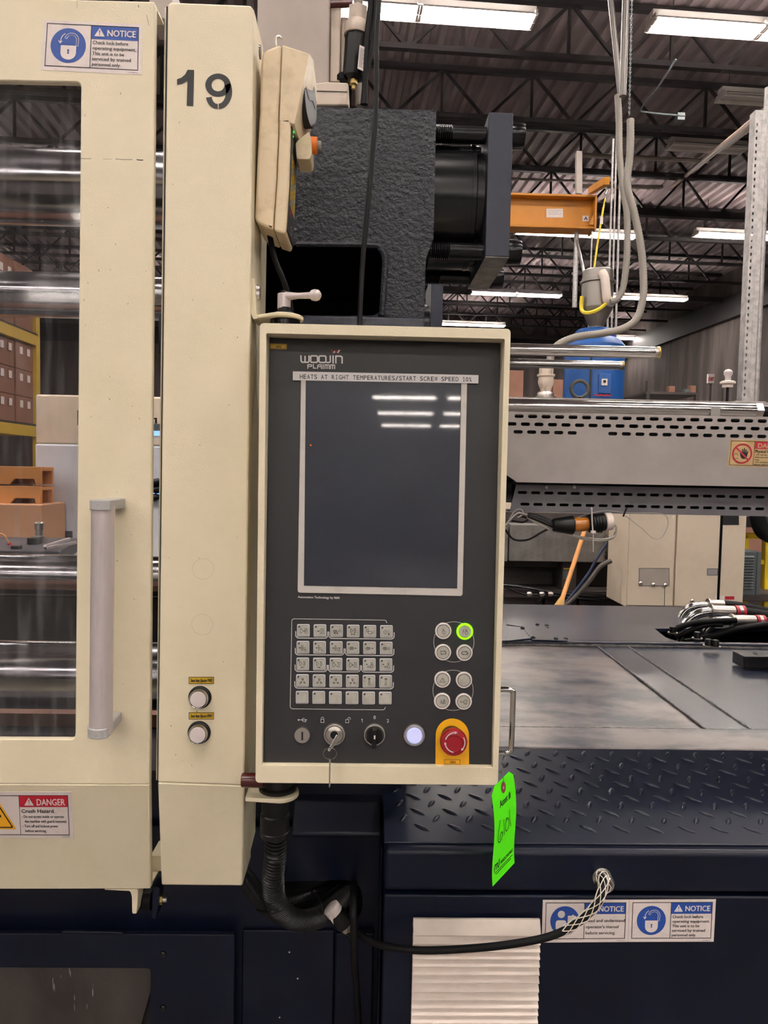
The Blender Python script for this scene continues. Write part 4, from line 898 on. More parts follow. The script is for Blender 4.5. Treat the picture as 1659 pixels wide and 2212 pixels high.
obj('conduit_fitting', MB().lathe((hx-.007, 1.118, ZL-.0035), (0, 0, -1), [(.0205, 0), (.0205, ZL-hz(1752)), (.0225, ZL-hz(1755)), (.0228, ZL-hz(1786)), (.0215, ZL-hz(1789)), (.0228, ZL-hz(1791)), (.0215, ZL-hz(1802)), (.018, ZL-hz(1804))], n=32), 'black', lbk)
# ================================================================== HAND PENDANT hanging on the column side
HY = 1.125
pd = T('teach_pendant', 'worn cream hand pendant with orange button hanging beside the column', 'pendant', W(590, 530, HY+.04))
body = [(566, 114), (577, 106), (601, 96.5), (612, 97), (668, 115), (674.5, 123), (678, 160), (683, 200), (678, 250), (668, 290), (671, 300), (672, 335), (668, 344), (641, 343.5), (640, 340), (637, 420), (631.5, 520), (627, 534), (612, 532), (571, 517), (552, 480), (550, 470), (556, 330), (561, 235), (563, 150)]
left = [(609.5, 97), (606, 180), (602.5, 240), (602, 290), (597, 400), (592, 470), (590, 495), (606, 530)]
cutL = [p for p in body if p[0] < 607 or p == (571, 517)]
half_a = [(563, 150), (566, 114), (577, 106), (601, 96.5), (608.5, 97), (605.4, 180), (601.8, 240), (601.3, 290), (596.4, 400), (591.4, 470), (590.3, 497), (572, 490), (553, 479), (550, 468), (556, 330), (561, 235)]
half_b = [(609.7, 97), (668, 115), (674.5, 123), (679, 160), (682.5, 205), (678, 252), (667, 292), (650, 302), (636, 272), (632, 262), (624, 258), (624.5, 300), (641, 303), (637, 420), (631.5, 522), (626, 534), (612, 532), (602.6, 528.5), (591.8, 496), (592.8, 470), (597.8, 400), (602.8, 290), (603.3, 240), (606.8, 180)]
# the grip is a wide slab; the head bulges toward the right
obj('rear_shell', MB().prism(ppoly(half_a, HY), (0, .095, 0)), 'pendant', pd, bevel=.0045, seg=4, angle=50)
grip = [(603.3, 240), (622, 252), (627.5, 262), (628, 300), (624, 400), (618, 500), (631, 522), (626, 534), (612, 532), (602.6, 528.5), (591.8, 496), (592.8, 470), (597.8, 400), (602.8, 290)]
obj('front_shell', MB().prism(ppoly([(602.8, 256), (628, 256), (627, 300), (624, 400), (617.5, 497), (615, 505), (591.8, 498), (592.8, 470), (597.8, 400), (602.8, 290)], HY), (0, .095, 0)), 'pendant', pd, bevel=.003, seg=3, angle=50)
# head: faceted block, right face slanted
hh = ppoly([(609.7, 97), (668, 115), (673, 121), (655, 170), (643, 235), (636, 268), (603.2, 262), (603.3, 240), (606.8, 180)], HY)
hk = [Vector((p.x, HY+.10, p.z)) for p in hh]
ext = ppoly([(676, 122), (686, 160), (692, 205), (688, 250), (676, 292)], HY+.06)
vs = hh + hk; n = len(hh)
hm = bmesh.new()
for px, py in ((609.7, 97), (668, 116), (636, 268), (603.2, 262)): hm.verts.new(W(px, py, HY))
for p in [W(610, 97, HY), W(604, 262, HY)]: hm.verts.new(Vector((p.x, HY+.10, p.z)))
for px, py, Y in ((672, 122, HY+.03), (677, 130, HY+.09), (684, 185, HY+.105), (684, 215, HY+.105), (680, 252, HY+.105), (667, 300, HY+.10), (650, 312, HY+.06), (640, 285, HY+.02), (655, 318, HY+.10)): hm.verts.new(W(px, py, Y))
bmesh.ops.convex_hull(hm, input=hm.verts); geo = [v for v in hm.verts if not v.link_faces]; bmesh.ops.delete(hm, geom=geo, context='VERTS')
hm.verts.index_update(); mbh = MB(); mbh.v = [tuple(v.co) for v in hm.verts]; mbh.f = [tuple(v.index for v in f.verts) for f in hm.faces]; hm.free()
obj('head_shell', mbh, 'pendant', pd, bevel=.005, seg=4, angle=60)
# dial window on the slanted face
dn = (W(683, 215, HY+.085)-W(643, 235, HY)).cross(Vector((0, 0, 1))).normalized(); dn = -dn if dn.x < 0 else dn
dc = W(667, 218, HY+.052)+dn*.0015; dn = Vector((.985, -.17, 0)).normalized(); up_ = Vector((0, 0, 1)); up_ = (up_-dn*up_.dot(dn)).normalized(); sd_ = dn.cross(up_)
m = MB(); R_ = .0385
m.lathe(dc, dn, [(R_, -.012), (R_, .0), (R_*.96, .002), (0, .002)], n=48); di = obj('dial_window', m, 'face', pd, label='round dark crazed window')
pts = [dc+dn*.0025+sd_*a+up_*b_ for a, b_ in ((-.028, -.0), (-.008, .004), (.012, -.004), (.032, .006))]
obj('crack', MB().tube(pts, .0006, n=5), 'label', di)
# trigger boss and orange button
obj('button_boss', MB().prism(ppoly(roundpoly([(646, 300), (668, 284), (672, 300), (673, 335), (669, 344), (641, 343.5), (638, 310)], 4), HY+.035), (0, .05, 0)), 'pendant', pd, bevel=.004, seg=3)
c0 = W(672, 314, HY+.06); obj('orange_button', MB().lathe(c0, (1, 0, -.03), [(.0125, -.002), (.0125, .0085), (.012, .0095), (0, .0095)], n=30), 'orange', pd, label='orange enable button collar')
obj('button_tip', MB().lathe(c0+Vector((.0095, 0, 0)), (1, 0, -.03), [(.0072, 0), (.0072, .005), (.0065, .006), (0, .006)], n=24), 'hose_grey', pd)
# keypad on the right face of the grip
A0, A1 = W(628, 262, HY+.004), W(618, 500, HY+.004); x_off = .0008
wd_ = .088
ksh = quad_sheet(Vector((A0.x+x_off, A0.y, A0.z)), Vector((A0.x+x_off, A0.y+wd_, A0.z)), Vector((A1.x+x_off, A1.y+wd_, A1.z)), Vector((A1.x+x_off, A1.y, A1.z)), 100, 270)
kn = obj('keypad', MB().prism([ksh.pt(4, 4, -.004), ksh.pt(96, 4, -.004), ksh.pt(96, 266, -.004), ksh.pt(4, 266, -.004)], ksh.n*.0055), 'face', pd)
ym = MB(); gm = MB()
for i in range(10):
    for j in range(4):
        (ym if (i+j) % 3 else gm).face([ksh.pt(12+20*j, 70+13*i, .0018), ksh.pt(28+20*j, 70+13*i, .0018), ksh.pt(28+20*j, 80+13*i, .0018), ksh.pt(12+20*j, 80+13*i, .0018)])
obj('pad_keys', ym, 'yellow_label', kn); obj('pad_keys', gm, 'key', kn)
b = MB()
for y_ in (14, 24): ksh.disc(b, 20, y_, 2.5, .002, 10)
obj('pad_lamp', b, mat('pad_lamp', '#20c040', .4, emit=('#20ff50', 1.0)), kn)
b = MB(); ksh.rect(b, 14, 205, 34, 222, .002); obj('stop_key', b, 'estop_r', kn)
b = MB(); ksh.line(b, [(50+10*cos(a), 245+10*sin(a)) for a in [i*pi/10 for i in range(20)]], 1.5, .002, True); obj('pad_mark', b, 'label', kn)
obj('cable_slot', MB().prism([W(580, 486, HY-.0005), W(588, 489, HY-.0005), W(586, 491.5, HY-.0005), W(582, 489, HY-.0005)], (0, .004, 0)), 'dark', pd)
# hook and round stud
obj_h = obj('hook', MB().tube(spline([W(596, 100, HY+.03), W(596, 88, HY+.03), W(599, 81, HY+.03), W(604, 80, HY+.03), W(608, 84, HY+.03)], 5), .0024, n=10), 'steel', pd)
c0 = W(556, 112, 1.16); st_ = obj('mount_stud', MB().lathe(Vector((W(549, 112, 1.16).x, c0.y, c0.z)), (1, 0, 0), [(.020, 0), (.020, .0025), (.011, .004), (.010, .010), (0, .011)], n=30), 'chrome', pd)
pc = spline([W(582, 505, HY+.045), W(594, 560, 1.17), W(612, 605, 1.17), W(626, 650, 1.19), W(632, 700, 1.2), W(634, 760, 1.21)], 8)
obj('cable', MB().tube(pc, .0042, n=12), 'rubber', pd)

# ================================================================== FIXED PLATEN CASTING
CYF = 1.38
pt = T('fixed_platen', 'large rough navy platen casting with rounded opening behind the control panel', 'platen', (-.05, 1.9, .9))
pxr = W(939, 400, CYF).x; zt_ = (W(939, 239, CYF).z+W(640, 229, CYF).z)/2
hl = [tuple((W(x, y, CYF).x, W(x, y, CYF).z)) for x, y in roundpoly([(480, 528), (832, 532), (826, 682), (480, 682)], 30, 8)]
pxl = W(353, 400, CYF).x
fc = [(pxl, .93), (W(916, 700, CYF).x, .93), (W(916, 700, CYF).x, W(918, 560, CYF).z), (pxr-.004, W(930, 528, CYF).z), (pxr, W(930, 515, CYF).z), (pxr, zt_), (pxl, zt_)]
obj('casting', holes_plate(fc, [hl], lambda a, b: Vector((a, CYF, b)), (0, 1.1, 0)), 'cast', pt, angle=30)
obj('opening_back', MB().box((pxl+.01, CYF+.45, .95), (W(916, 700, CYF).x-.01, CYF+.5, zt_-.02)), 'dark', pt)
obj('foot_ledge', MB().box((pxl, CYF-.03, W(800, 702, CYF-.03).z-.06), (W(916, 700, CYF-.03).x, CYF-.001, W(800, 684, CYF-.03).z)), 'cast_smooth', pt, bevel=.003)
rim = [W(x, y, CYF-.001) for x, y in [(640, 529), (800, 531), (822, 540), (831, 562), (828, 620), (824, 682)]]
obj('rim_fillet', MB().tube(spline(rim, 6), .006, n=8), 'cast', pt)
# tie-bar nut, retaining plate and bolts
PYc = 1.545; PZ = CAM.z+.54
def nut_set(yc, zc, yf, d, name, label):
    t = T(name, label, 'tie bar nut', (pxr, yc, zc-.14))
    a = pxr+.001; e = W(1052, 400, 1.42).x
    obj('nut', MB().lathe((a, yc, zc), (1, 0, 0), [(.122, 0), (.122, e-a-.022), (.114, e-a-.018), (.114, e-a-.001)], n=64), 'black_steel', t)
    obj('collar_edge', MB().lathe((e-.026, yc, zc), (1, 0, 0), [(.1235, 0), (.1235, .008), (.120, .010)], n=64), 'black_steel', t)
    pb = MB().box((e, yf, zc-.132), (e+.046, yf+.25, zc+.133)); obj('retaining_plate', pb, 'plate_steel', t, bevel=.0015)
    obj('plate_underside', MB().box((e+.0005, yf+.001, zc-.1335), (e+.0455, yf+.249, zc-.1321)), 'plate_worn', t)
    for sy in (0, 1):
        for sz in (0, 1):
            y_ = yf+.03+sy*.19; z_ = zc+(.115 if sz else -.115) - (0 if not sz else .012)
            bo_ = obj('bolt', MB().cyl((a-.002, y_, z_), (e+.001, y_, z_), .0155, n=24), 'black_steel', t)
            m = MB()
            for q in range(9): m.lathe((a+.004*q+.002, y_, z_), (1, 0, 0), [(.0155, -.0018), (.0172, 0), (.0155, .0018)], n=24)
            obj('thread', m, 'black_steel', bo_, kind='stuff')
            obj('bolt_head', MB().lathe((e+.0462, y_, z_), (1, 0, 0), [(.023, 0), (.0235, .002), (.0235, .0235), (.0225, .026), (.016, .026), (.015, .018), (0, .018)], n=36), 'black_steel', bo_)
    m = MB(); p_ = [(a+.055, zc+.125*sin(radians(36)))]
    aa = radians(40); p_R = .1225; o = Vector((0, yc-p_R*cos(aa), zc+p_R*sin(aa))); tt = Vector((0, sin(aa), cos(aa)))
    m.prism([Vector((x_, o.y, o.z))+tt*v_ for x_, v_ in roundpoly([(a+.05, -.008), (e-.008, -.008), (e-.008, .008), (a+.05, .008)], .008, 4)], Vector((0, .004*cos(aa), -.004*sin(aa))))
    obj('spanner_slot', m, 'dark', t)
    return t
nut_set(PYc, PZ, 1.42, 0, 'tie_bar_nut', 'big black round nut with square retaining plate and four bolts on the platen')
e = W(934, 640, 2.55)
rp = T('rear_retaining_plate', 'dark grey retaining plate seen edge-on low behind the platen casting', 'tie bar nut', (e.x, 2.6, 1.7))
obj('plate', MB().box((W(931, 640, 2.55).x, 2.55, .955), (W(957, 640, 2.55).x, 2.8, W(940, 592, 2.55).z)), 'plate_steel', rp, bevel=.002)
obj('spacer', MB().lathe((pxr+.003, 2.67, CAM.z+.48), (1, 0, 0), [(.11, 0), (.11, W(931, 640, 2.55).x-pxr-.004)], n=40), 'black_steel', rp)
# tie bars running left through the mould area
for (y_, z_, r_, lb) in ((PYc, PZ+.017, .073, 'upper front steel tie bar seen through the door window'), (2.43, CAM.z+.54, .071, 'upper rear steel tie bar behind the door window, mid height'),
                         (PYc, CAM.z-.44, .070, 'lower front steel tie bar near the bottom of the door window'), (2.43, CAM.z-.365, .070, 'lower rear steel tie bar behind the pull handle in the window')):
    o = obj('tie_bar', MB().cyl((-2.6, y_, z_), (pxl-.002, y_, z_), r_, n=72), 'tiebar'); tag(o, lb, 'tie bar', None)
o = obj('hydraulic_rod', MB().cyl((-2.6, 1.95, W(90, 396, 1.95).z), (pxl-.002, 1.95, W(90, 396, 1.95).z), .016, n=40), 'pipe_brown'); tag(o, 'brownish horizontal pipe just under the upper front tie bar', 'pipe')
mp_ = T('moving_platen', 'dark moving platen blocks behind the tie bars inside the guard', 'platen', (-1.3, 2, .8))
# ================================================================== GREY RISER with filter above the platen
RY = 1.46
rz = T('robot_riser', 'grey beige robot riser column standing on top of the platen', 'robot column', W(650, 229, RY))
zt0 = zt_+.002
zt2 = W(700, -160, RY).z
rx0 = W(555, 100, RY).x; rx1 = W(711, 100, RY).x
obj('post', MB().box((rx0, RY, zt0), (rx1, RY+.3, zt2)), 'beige_cast', rz, bevel=.004)
obj('foot', MB().prism(ppoly(roundpoly([(560, 196), (708, 176), (750, 178), (753, 183), (753.5, 228), (560, 228)], 4), RY-.02) , (0, .30, 0)), 'beige_dirty', rz, bevel=.003)
obj('foot_seam', MB().box((W(684, 196, RY-.021).x, RY-.0212, W(684, 196.5, RY-.021).z), (W(750, 196, RY-.021).x, RY-.0202, W(684, 195.5, RY-.021).z)), 'ink', rz)
obj('side_rail', MB().box((W(713, 100, RY+.02).x, RY+.02, W(713, 176, RY+.02).z), (W(735, 100, RY+.02).x, RY+.12, zt2)), 'beige_dirty', rz, bevel=.002)
obj('side_rail', MB().box((W(736, 100, RY+.03).x, RY+.03, W(736, 176, RY+.03).z), (W(748, 100, RY+.03).x, RY+.1, W(740, 36, RY+.03).z)), 'beige_dirty', rz, bevel=.003)
c = W(739, 176, RY+.03); obj('foot_bolt', MB().lathe((c.x, c.y-.005, c.z-.002), (0, 0, 1), [(.011, 0), (.011, .009), (.007, .014), (0, .015)], n=20), 'rubber', rz)
fl_ = T('air_filter', 'black air filter with grey collar and printed label hanging above the platen', 'filter', W(765, 190, RY))
FY = RY+.02
ft = lambda x, y: W(x, y, FY)
axd = (ft(772, 40)-ft(764, 165)); k = 1/F*FY*1.02
def lat(p0, p1, prof, m, nm, n=28, par=fl_): 
    a_, c_ = ft(*p0), ft(*p1); d = (c_-a_); Ln = d.length; return obj(nm, MB().lathe(a_, d, [(r_*k, t_*Ln) for r_, t_ in prof], n=n), m, par)
lat((764, 168), (771, 75), [(12, -.05), (22, .0), (23, .06), (23.5, 1.0)], 'black', 'bowl', n=8)
lat((770, 78), (772, 48), [(26, -.02), (27, .1), (26.5, .7), (22, .95), (20, 1.0)], 'beige_dirty', 'collar')
lat((772, 48), (774, 18), [(21, 0), (21, 1), (8, 1.02)], 'beige_dirty', 'valve_body', n=6)
lat((773, 48), (775, -40), [(9, 0), (10, 1)], 'hose_grey', 'inlet_pipe')
lat((763, 186), (764, 170), [(4, -.4), (4, .1), (8.5, .2), (8.5, .8), (5, 1)], 'brass', 'drain_valve', n=14)
lat((712, 10), (762, 8), [(7, 0), (7, 1)], 'brown', 'elbow')
fs_ = quad_sheet(W(777, 97, FY-.0285), W(790, 103, FY-.024), W(785, 154, FY-.024), W(772, 148, FY-.0285), 13, 51)
fl2 = sticker_base(fs_, 13, 51, fl_, 'filter_label'); b = MB()
for i in range(13): fs_.line(b, [(2, 6+3.2*i), (11-(i % 3), 6+3.2*i)], .9, .0006)
obj('lettering', b, 'ink', fl2)
for i, (pts, r_, lb) in enumerate((([(803, -60), (800, 20), (792, 90), (789, 150), (788, 226)], .0062, 'thick black cable beside the air filter label'),
                   ([(812, -60), (811, 20), (806, 80), (796, 140), (788, 180), (783, 226)], .0045, 'curved black cable crossing behind the long vertical cable'),)):
    o = obj('cable', MB().tube(spline([W(x, y, RY+.0) for x, y in pts], 8), r_, n=10), 'rubber'); tag(o, lb, 'cable')
o = obj('steel_pipe', MB().cyl(W(777, 229, RY+.16), W(772, 120, RY+.16), .0085, n=16), 'hose_grey'); tag(o, 'thin grey pipe rising from the platen behind the air filter', 'pipe')
o = obj('cable', MB().tube(spline([W(x, y, Y) for x, y, Y in ((822, -80, 1.30), (819, 0, 1.29), (814, 80, 1.28), (812, 230, 1.27), (803, 350, 1.26), (793, 460, 1.25), (783, 570, 1.24), (777, 695, 1.22), (775, 740, 1.2))], 8), .0042, n=12), 'rubber'); tag(o, 'long thin black cable hanging in front of the navy casting', 'cable')

# ================================================================== INJECTION UNIT at right
def rod(px0, px1, pya, pyb, Y, nm, lb, collar_=True, xs=-.02):
    a_ = W(px0, (pya+pyb)/2, Y); r_ = abs(W(px0, pya, Y).z-W(px0, pyb, Y).z)/2; x1_ = W(px1, (pya+pyb)/2, Y).x
    t = T(nm, lb, 'rod', (a_.x, Y, a_.z-r_)); xs_ = xs
    obj('shaft', MB().lathe((xs_, Y, a_.z), (1, 0, 0), [(r_, 0), (r_, x1_-.03-xs_), (r_*.96, x1_-.012-xs_)], n=40), 'chrome', t)
    obj('end_cap', MB().lathe((x1_-.012, Y, a_.z), (1, 0, 0), [(r_*.93, 0), (r_*1.02, .002), (r_*1.02, .010), (r_*.9, .012), (0, .012)], n=32), 'steel', t)
    obj('end_ring', MB().lathe((x1_-.004, Y, a_.z), (1, 0, 0), [(r_*1.03, 0), (r_*1.08, .003), (r_*1.03, .006)], n=32), 'brass', t)
    return t
rod(1250, 1422, 745, 771, 1.95, 'guide_rod', 'longer chrome guide rod above the perforated cover')
rod(1250, 1345, 778, 797, 2.35, 'guide_rod', 'shorter thin chrome guide rod just below the longer one')
by_ = 1.74
mr = T('main_rod', 'long thick chrome rod lying along the top of the perforated cover', 'rod', (.5, by_, 1.64))
a_ = W(1400, 883, by_); r_ = .0175; xe = W(1628, 885, by_).x
obj('shaft', MB().cyl((.05, by_, a_.z), (xe, by_, a_.z), r_, n=40), 'chrome', mr)
obj('nut', MB().cyl((xe, by_, a_.z), (xe+.016, by_, a_.z), r_*1.15, n=6), 'steel', mr)
obj('rod_end', MB().lathe((xe+.016, by_, a_.z), (1, 0, 0), [(r_*.6, 0), (r_*.75, .006), (r_*.75, .05), (r_*.95, .055), (r_*.95, .2)], n=30), 'black_steel', mr)
obj('flat', MB().box((W(1536, 885, by_-r_).x, by_-r_*1.02, a_.z-.014), (W(1556, 885, by_-r_).x, by_-r_*.8, a_.z+.006)), 'steel', mr)
# perforated covers with real slots
VY = 1.72
cv = T('perforated_cover', 'large grey sheet cover with three rows of slots and aged hand sticker', 'cover', W(1350, 1050, VY+.05))
def slot(cx, cy, Y, wpx=20, hpx=7.6):
    x0_, z0_ = W(cx-wpx/2, cy+hpx/2, Y).x, W(cx, cy+hpx/2, Y).z; x1_, z1_ = W(cx+wpx/2, cy, Y).x, W(cx, cy-hpx/2, Y).z
    return rrect(x0_, z0_, x1_, z1_, (z1_-z0_)/2*.98, 4)
H = []
for (xs, ys, xe_, ye_, n_, skip) in ((170, 163, 1625, 193, 19, ()), (208, 211, 1583, 238, 18, ()), (164, 257, 1622, 285, 19, (5, 6))):
    for i in range(-1, n_+6):
        if i in skip: continue
        cx = 1060+(xs+(xe_-xs)*i/(n_-1))/2.77; cy = 840+(ys+(ye_-ys)*i/(n_-1))/2.77; H.append(slot(cx, cy, VY))
z_t = W(1380, 894.5, VY).z; z_b = (W(1150, 1042, VY).z+W(1600, 1051, VY).z)/2
H = [h for h in H if min(q[0] for q in h) > .31]
xc0 = W(1094, 900, VY).x; xc1 = 2.05
out = [(xc0, z_b+.016), (W(1117, 1042, VY).x, z_b), (xc1, z_b), (xc1, z_t), (xc0, z_t)]
out = [(xc0-.04, z_b+.045)] + out[1:4] + [(xc0-.04, z_t)]
obj('cover_sheet', holes_plate(out, H, lambda a, b: Vector((a, VY, b)), (0, .003, 0)), 'cover', cv)
obj('top_sheet', MB().box((xc0-.04, VY+.0005, z_t-.003), (xc1, VY+.3, z_t)), 'cover', cv, bevel=.001)
obj('bottom_fold', MB().box((W(1117, 1042, VY).x, VY+.0005, z_b), (xc1, VY+.05, z_b+.003)), 'cover', cv)
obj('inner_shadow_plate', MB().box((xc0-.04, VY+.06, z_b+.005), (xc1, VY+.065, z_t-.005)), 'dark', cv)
obj('rear_rail', MB().box((xc0-.04, VY+.075, z_t), (xc1, VY+.085, W(1380, 863, VY+.075).z)), 'cover', cv)
sh = quad_sheet(W(1577, 949, VY), W(1760, 954, VY), W(1756, 1013, VY), W(1571, 1007, VY), 185, 58)
st = sticker_base(sh, 185, 58, cv, 'warning_sticker', 'aged', label='aged sticker with red crossed-out hand')
b = MB(); rd = MB(); sh.frame(b, 3, 2.5, 182, 55.5, 1, .0005); sh.rect(b, 54, 3, 55, 55, .0005); sh.rect(rd, 55, 3.5, 181, 19, .0005)
sh.poly(b, roundpoly([(26, 36), (24, 28), (26, 27), (28, 31), (28, 20), (30, 20), (31, 28), (32, 18), (34, 18), (34.5, 28), (36, 20), (38, 21), (38, 29), (40, 24), (42, 25), (40, 36), (36, 41), (30, 41)], .8, 2), .0006)
sh.line(b, [(11, 34), (15, 30), (19, 31), (20, 35)], .8, .0006); sh.line(b, [(10, 42), (18, 40), (22, 41)], .8, .0006)
ring_ = lambda cx, cy, r, w_: [sh.line(rd, [(cx+r*cos(i*pi/20), cy+r*sin(i*pi/20)) for i in range(40)], w_, .0008, True)]
ring_(29, 30, 20, 3.6); sh.line(rd, [(15, 17), (43, 43)], 3.4, .0009)
sh.text(b, 'Physical Injury', 57, 27, 100, 6, l=.0007, bold=.3)
for i, t_ in enumerate(('- Do not do absolutely anything', 'when you remove this cover', 'area.', '- Do not heat barrel before', 'injure will hand it.')): sh.text(b, t_, 57, 33+5.2*i, 57+len(t_)*2.2, 3.4, l=.0007, bold=.15)
w2 = MB(); sh.text(w2, 'DANGER', 62, 16.5, 120, 9.5, l=.0008, bold=.4)
obj('prohibition_ring', rd, 'red_fit', st); obj('lettering', b, 'ink', st); obj('header_lettering', w2, 'aged', st)
V2 = 1.80
c2_ = T('lower_perforated_cover', 'darker grey sheet below with two rows of slots', 'cover', W(1400, 1112, V2))
H = []
for (xs, ys, xe_, ye_, n_) in ((190, 620, 1613, 648, 19), (205, 690, 1610, 718, 19)):
    for i in range(n_+6):
        cx = 1060+(xs+(xe_-xs)*i/(n_-1))/2.77; cy = 840+(ys+(ye_-ys)*i/(n_-1))/2.77; H.append(slot(cx, cy, V2, 20, 6.2))
o_ = P2([(1115, 1046), (1900, 1062), (1900, 1120), (1101, 1105)], V2)
xmx = 2.12; zt3 = (o_[0][1]+o_[1][1])/2; zb3 = (o_[2][1]+o_[3][1])/2
H = [h for h in H if max(q[0] for q in h) < xmx-.01]
obj('cover_sheet', holes_plate([(o_[0][0], zt3), (xmx, zt3), (xmx, zb3), (o_[3][0], zb3)], H, lambda a, b: Vector((a, V2, b)), (0, .003, 0)), 'cover2', c2_)
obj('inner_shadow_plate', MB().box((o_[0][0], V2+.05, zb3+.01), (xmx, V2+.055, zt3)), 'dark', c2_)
obj('bottom_fold', MB().box((o_[3][0], V2+.0005, zb3), (xmx, V2+.04, zb3+.003)), 'cover2', c2_)
for px_ in (1240, 1180): p = W(px_, 1052, V2); obj('screw', MB().lathe(p, (0, -1, 0), [(.005, 0), (.004, .003), (0, .0035)], n=12), 'steel', c2_)
bar = T('injection_barrel', 'dark injection unit frame hidden inside the perforated covers', 'injection unit', (1.2, 2.05, .95))
obj('frame', MB().box((.62, 1.87, z_b-.02), (2.1, 2.3, z_t-.03)), 'black_steel', bar)
obj('pedestal', MB().box((1.95, 1.9, .905), (2.12, 2.25, z_b-.02)), 'black_steel', bar)
obj('nozzle', MB().lathe((.16, 2.0, CAM.z+.02), (1, 0, 0), [(.03, 0), (.05, .08), (.10, .12), (.10, .46)], n=32), 'black_steel', bar)
eb = T('eye_bolt', 'dark iron lifting eye bolt standing on the cover before the blue dryer', 'eye bolt', W(1253, 862, VY+.14))
c = W(1252, 841, VY+.14); r_ = .021; obj('ring', MB().tube([c+Vector((cos(a)*r_, 0, sin(a)*r_)) for a in [2*pi*i/36 for i in range(36)]], .0048, n=12, closed=True), mat('cast_iron', '#4a4a44', .6, bump=(200, .3, .001)), eb)
obj('shank', MB().lathe((c.x, c.y, z_t+.0005), (0, 0, 1), [(.012, 0), (.012, .003), (.006, .006), (.006, max(.008, c.z-r_-z_t))], n=20), 'black_steel', eb)

# heater connector hanging under the cover
hc = T('heater_connector', 'black and amber taped connector tied under the lower perforated cover', 'connector', W(1260, 1155, 1.76))
QY = 1.76
q = lambda x, y, dy=0: W(x, y, QY+dy)
kq = QY/F
def seg(p0, p1, r0, r1, m, nm, n=24): a_, c_ = q(*p0), q(*p1); return obj(nm, MB().lathe(a_, c_-a_, [(r0*kq*.92, 0), (r0*kq, .002), (r1*kq, (c_-a_).length-.002), (r1*kq*.92, (c_-a_).length)], n=n), m, hc)
seg((1194, 1134), (1238, 1134), 14, 21, 'black', 'tape_sleeve'); seg((1238, 1134), (1270, 1132), 16, 15, 'amber_tape', 'amber_tape')
seg((1270, 1131), (1306, 1127), 20, 20, 'black', 'plug_body'); seg((1306, 1127), (1322, 1126), 20, 19, 'louver', 'plug_cap')
for x_ in (1277, 1283, 1289, 1295): c = q(x_, 1130); obj('plug_rib', MB().lathe(c, q(x_+10, 1129)-c, [(20*kq, 0), (21.5*kq, .0012), (20*kq, .0026)], n=24), 'black', hc)
for i, dy in enumerate((-3, 4, 0)):
    obj('wire_sleeve', MB().tube(spline([q(1196, 1134+dy), q(1170, 1122+dy), q(1142, 1112+dy*.6)], 6), .0045, n=10), 'black', hc)
wires = [([(1138, 1112), (1120, 1108), (1104, 1120), (1092, 1135)], 'braid'), ([(1142, 1116), (1180, 1135), (1230, 1155), (1290, 1164), (1325, 1160), (1331, 1140), (1326, 1132)], 'braid'), ([(1138, 1118), (1190, 1145), (1240, 1160), (1290, 1168), (1322, 1163), (1329, 1150)], 'braid'),
         ([(1092, 1145), (1110, 1165), (1140, 1166), (1170, 1150), (1190, 1140)], 'rubber'), ([(1100, 1122), (1112, 1104), (1124, 1100), (1130, 1110), (1118, 1118)], 'braid'), ([(1105, 1125), (1130, 1128), (1140, 1120), (1120, 1114)], 'rubber'),
         ([(1190, 1137), (1240, 1120), (1300, 1104), (1360, 1108), (1430, 1110), (1443, 1130), (1430, 1160), (1410, 1162), (1385, 1140), (1350, 1114)], 'braid')]
for i, (pts, mm) in enumerate(wires):
    obj('wire', MB().tube(spline([q(x, y, .002*i) for x, y in pts], 8), .0011 if i == 6 else .0024, n=8), mm, hc)
obj('cable_tie', MB().tube([q(1278, 1096, -.025), q(1279, 1130, -.027), q(1281, 1152, -.02), q(1281, 1192, -.01)], .0018, n=6), 'cap_w', hc)
obj('tie_head', MB().box(tuple(q(1277, 1152, -.026)), tuple(q(1285, 1146, -.018))), 'cap_w', hc)
obj('cable_tie', MB().tube([q(1354, 1096), q(1349, 1108), q(1346, 1116)], .0022, n=6), 'black', hc)

# ================================================================== HYDRAULIC HOSE FITTINGS on the rear deck
def hose_fit(nm, lb, pts, y_, r_px, sl, cl, tail):
    k_ = y_/F; t = T(nm, lb, 'hose', W(pts[0][0], pts[0][1], y_))
    obj('elbow', MB().tube(spline([W(x, y, y_) for x, y in pts], 8), r_px*k_, n=20), 'chrome', t)
    a_, c_ = W(*sl[0], y_), W(*sl[1], y_); d = (c_-a_); Ln = d.length
    obj('ferrule', MB().lathe(a_, d, [(r_px*k_, -.004), (r_px*1.5*k_, -.003), (r_px*1.5*k_, .003), (r_px*1.18*k_, .004), (r_px*1.22*k_, Ln*.5), (r_px*1.2*k_, Ln)], n=14), 'steel', t)
    for (u0, u1) in cl:
        p_, q_ = c_+d.normalized()*(u0*k_), c_+d.normalized()*(u1*k_); obj('red_band', MB().cyl(p_, q_, r_px*1.3*k_), 'red_fit', t)
    if cl: p_, q_ = c_+d.normalized()*(cl[0][1]*k_), c_+d.normalized()*(cl[1][0]*k_); obj('clamp_band', MB().cyl(p_, q_, r_px*1.28*k_), 'steel', t)
    obj('hose', MB().tube(spline([c_]+[W(x, y, y_) for x, y in tail], 6), r_px*1.12*k_, n=18), 'rubber', t)
    return t
hose_fit('hydraulic_hose', 'rearmost chrome elbow hose fitting on the rear deck', [(1462, 1390), (1464, 1352), (1482, 1318), (1505, 1309), (1530, 1308)], 3.02, 8.5, ((1530, 1305), (1562, 1306)), (), [(1600, 1310), (1700, 1330)])
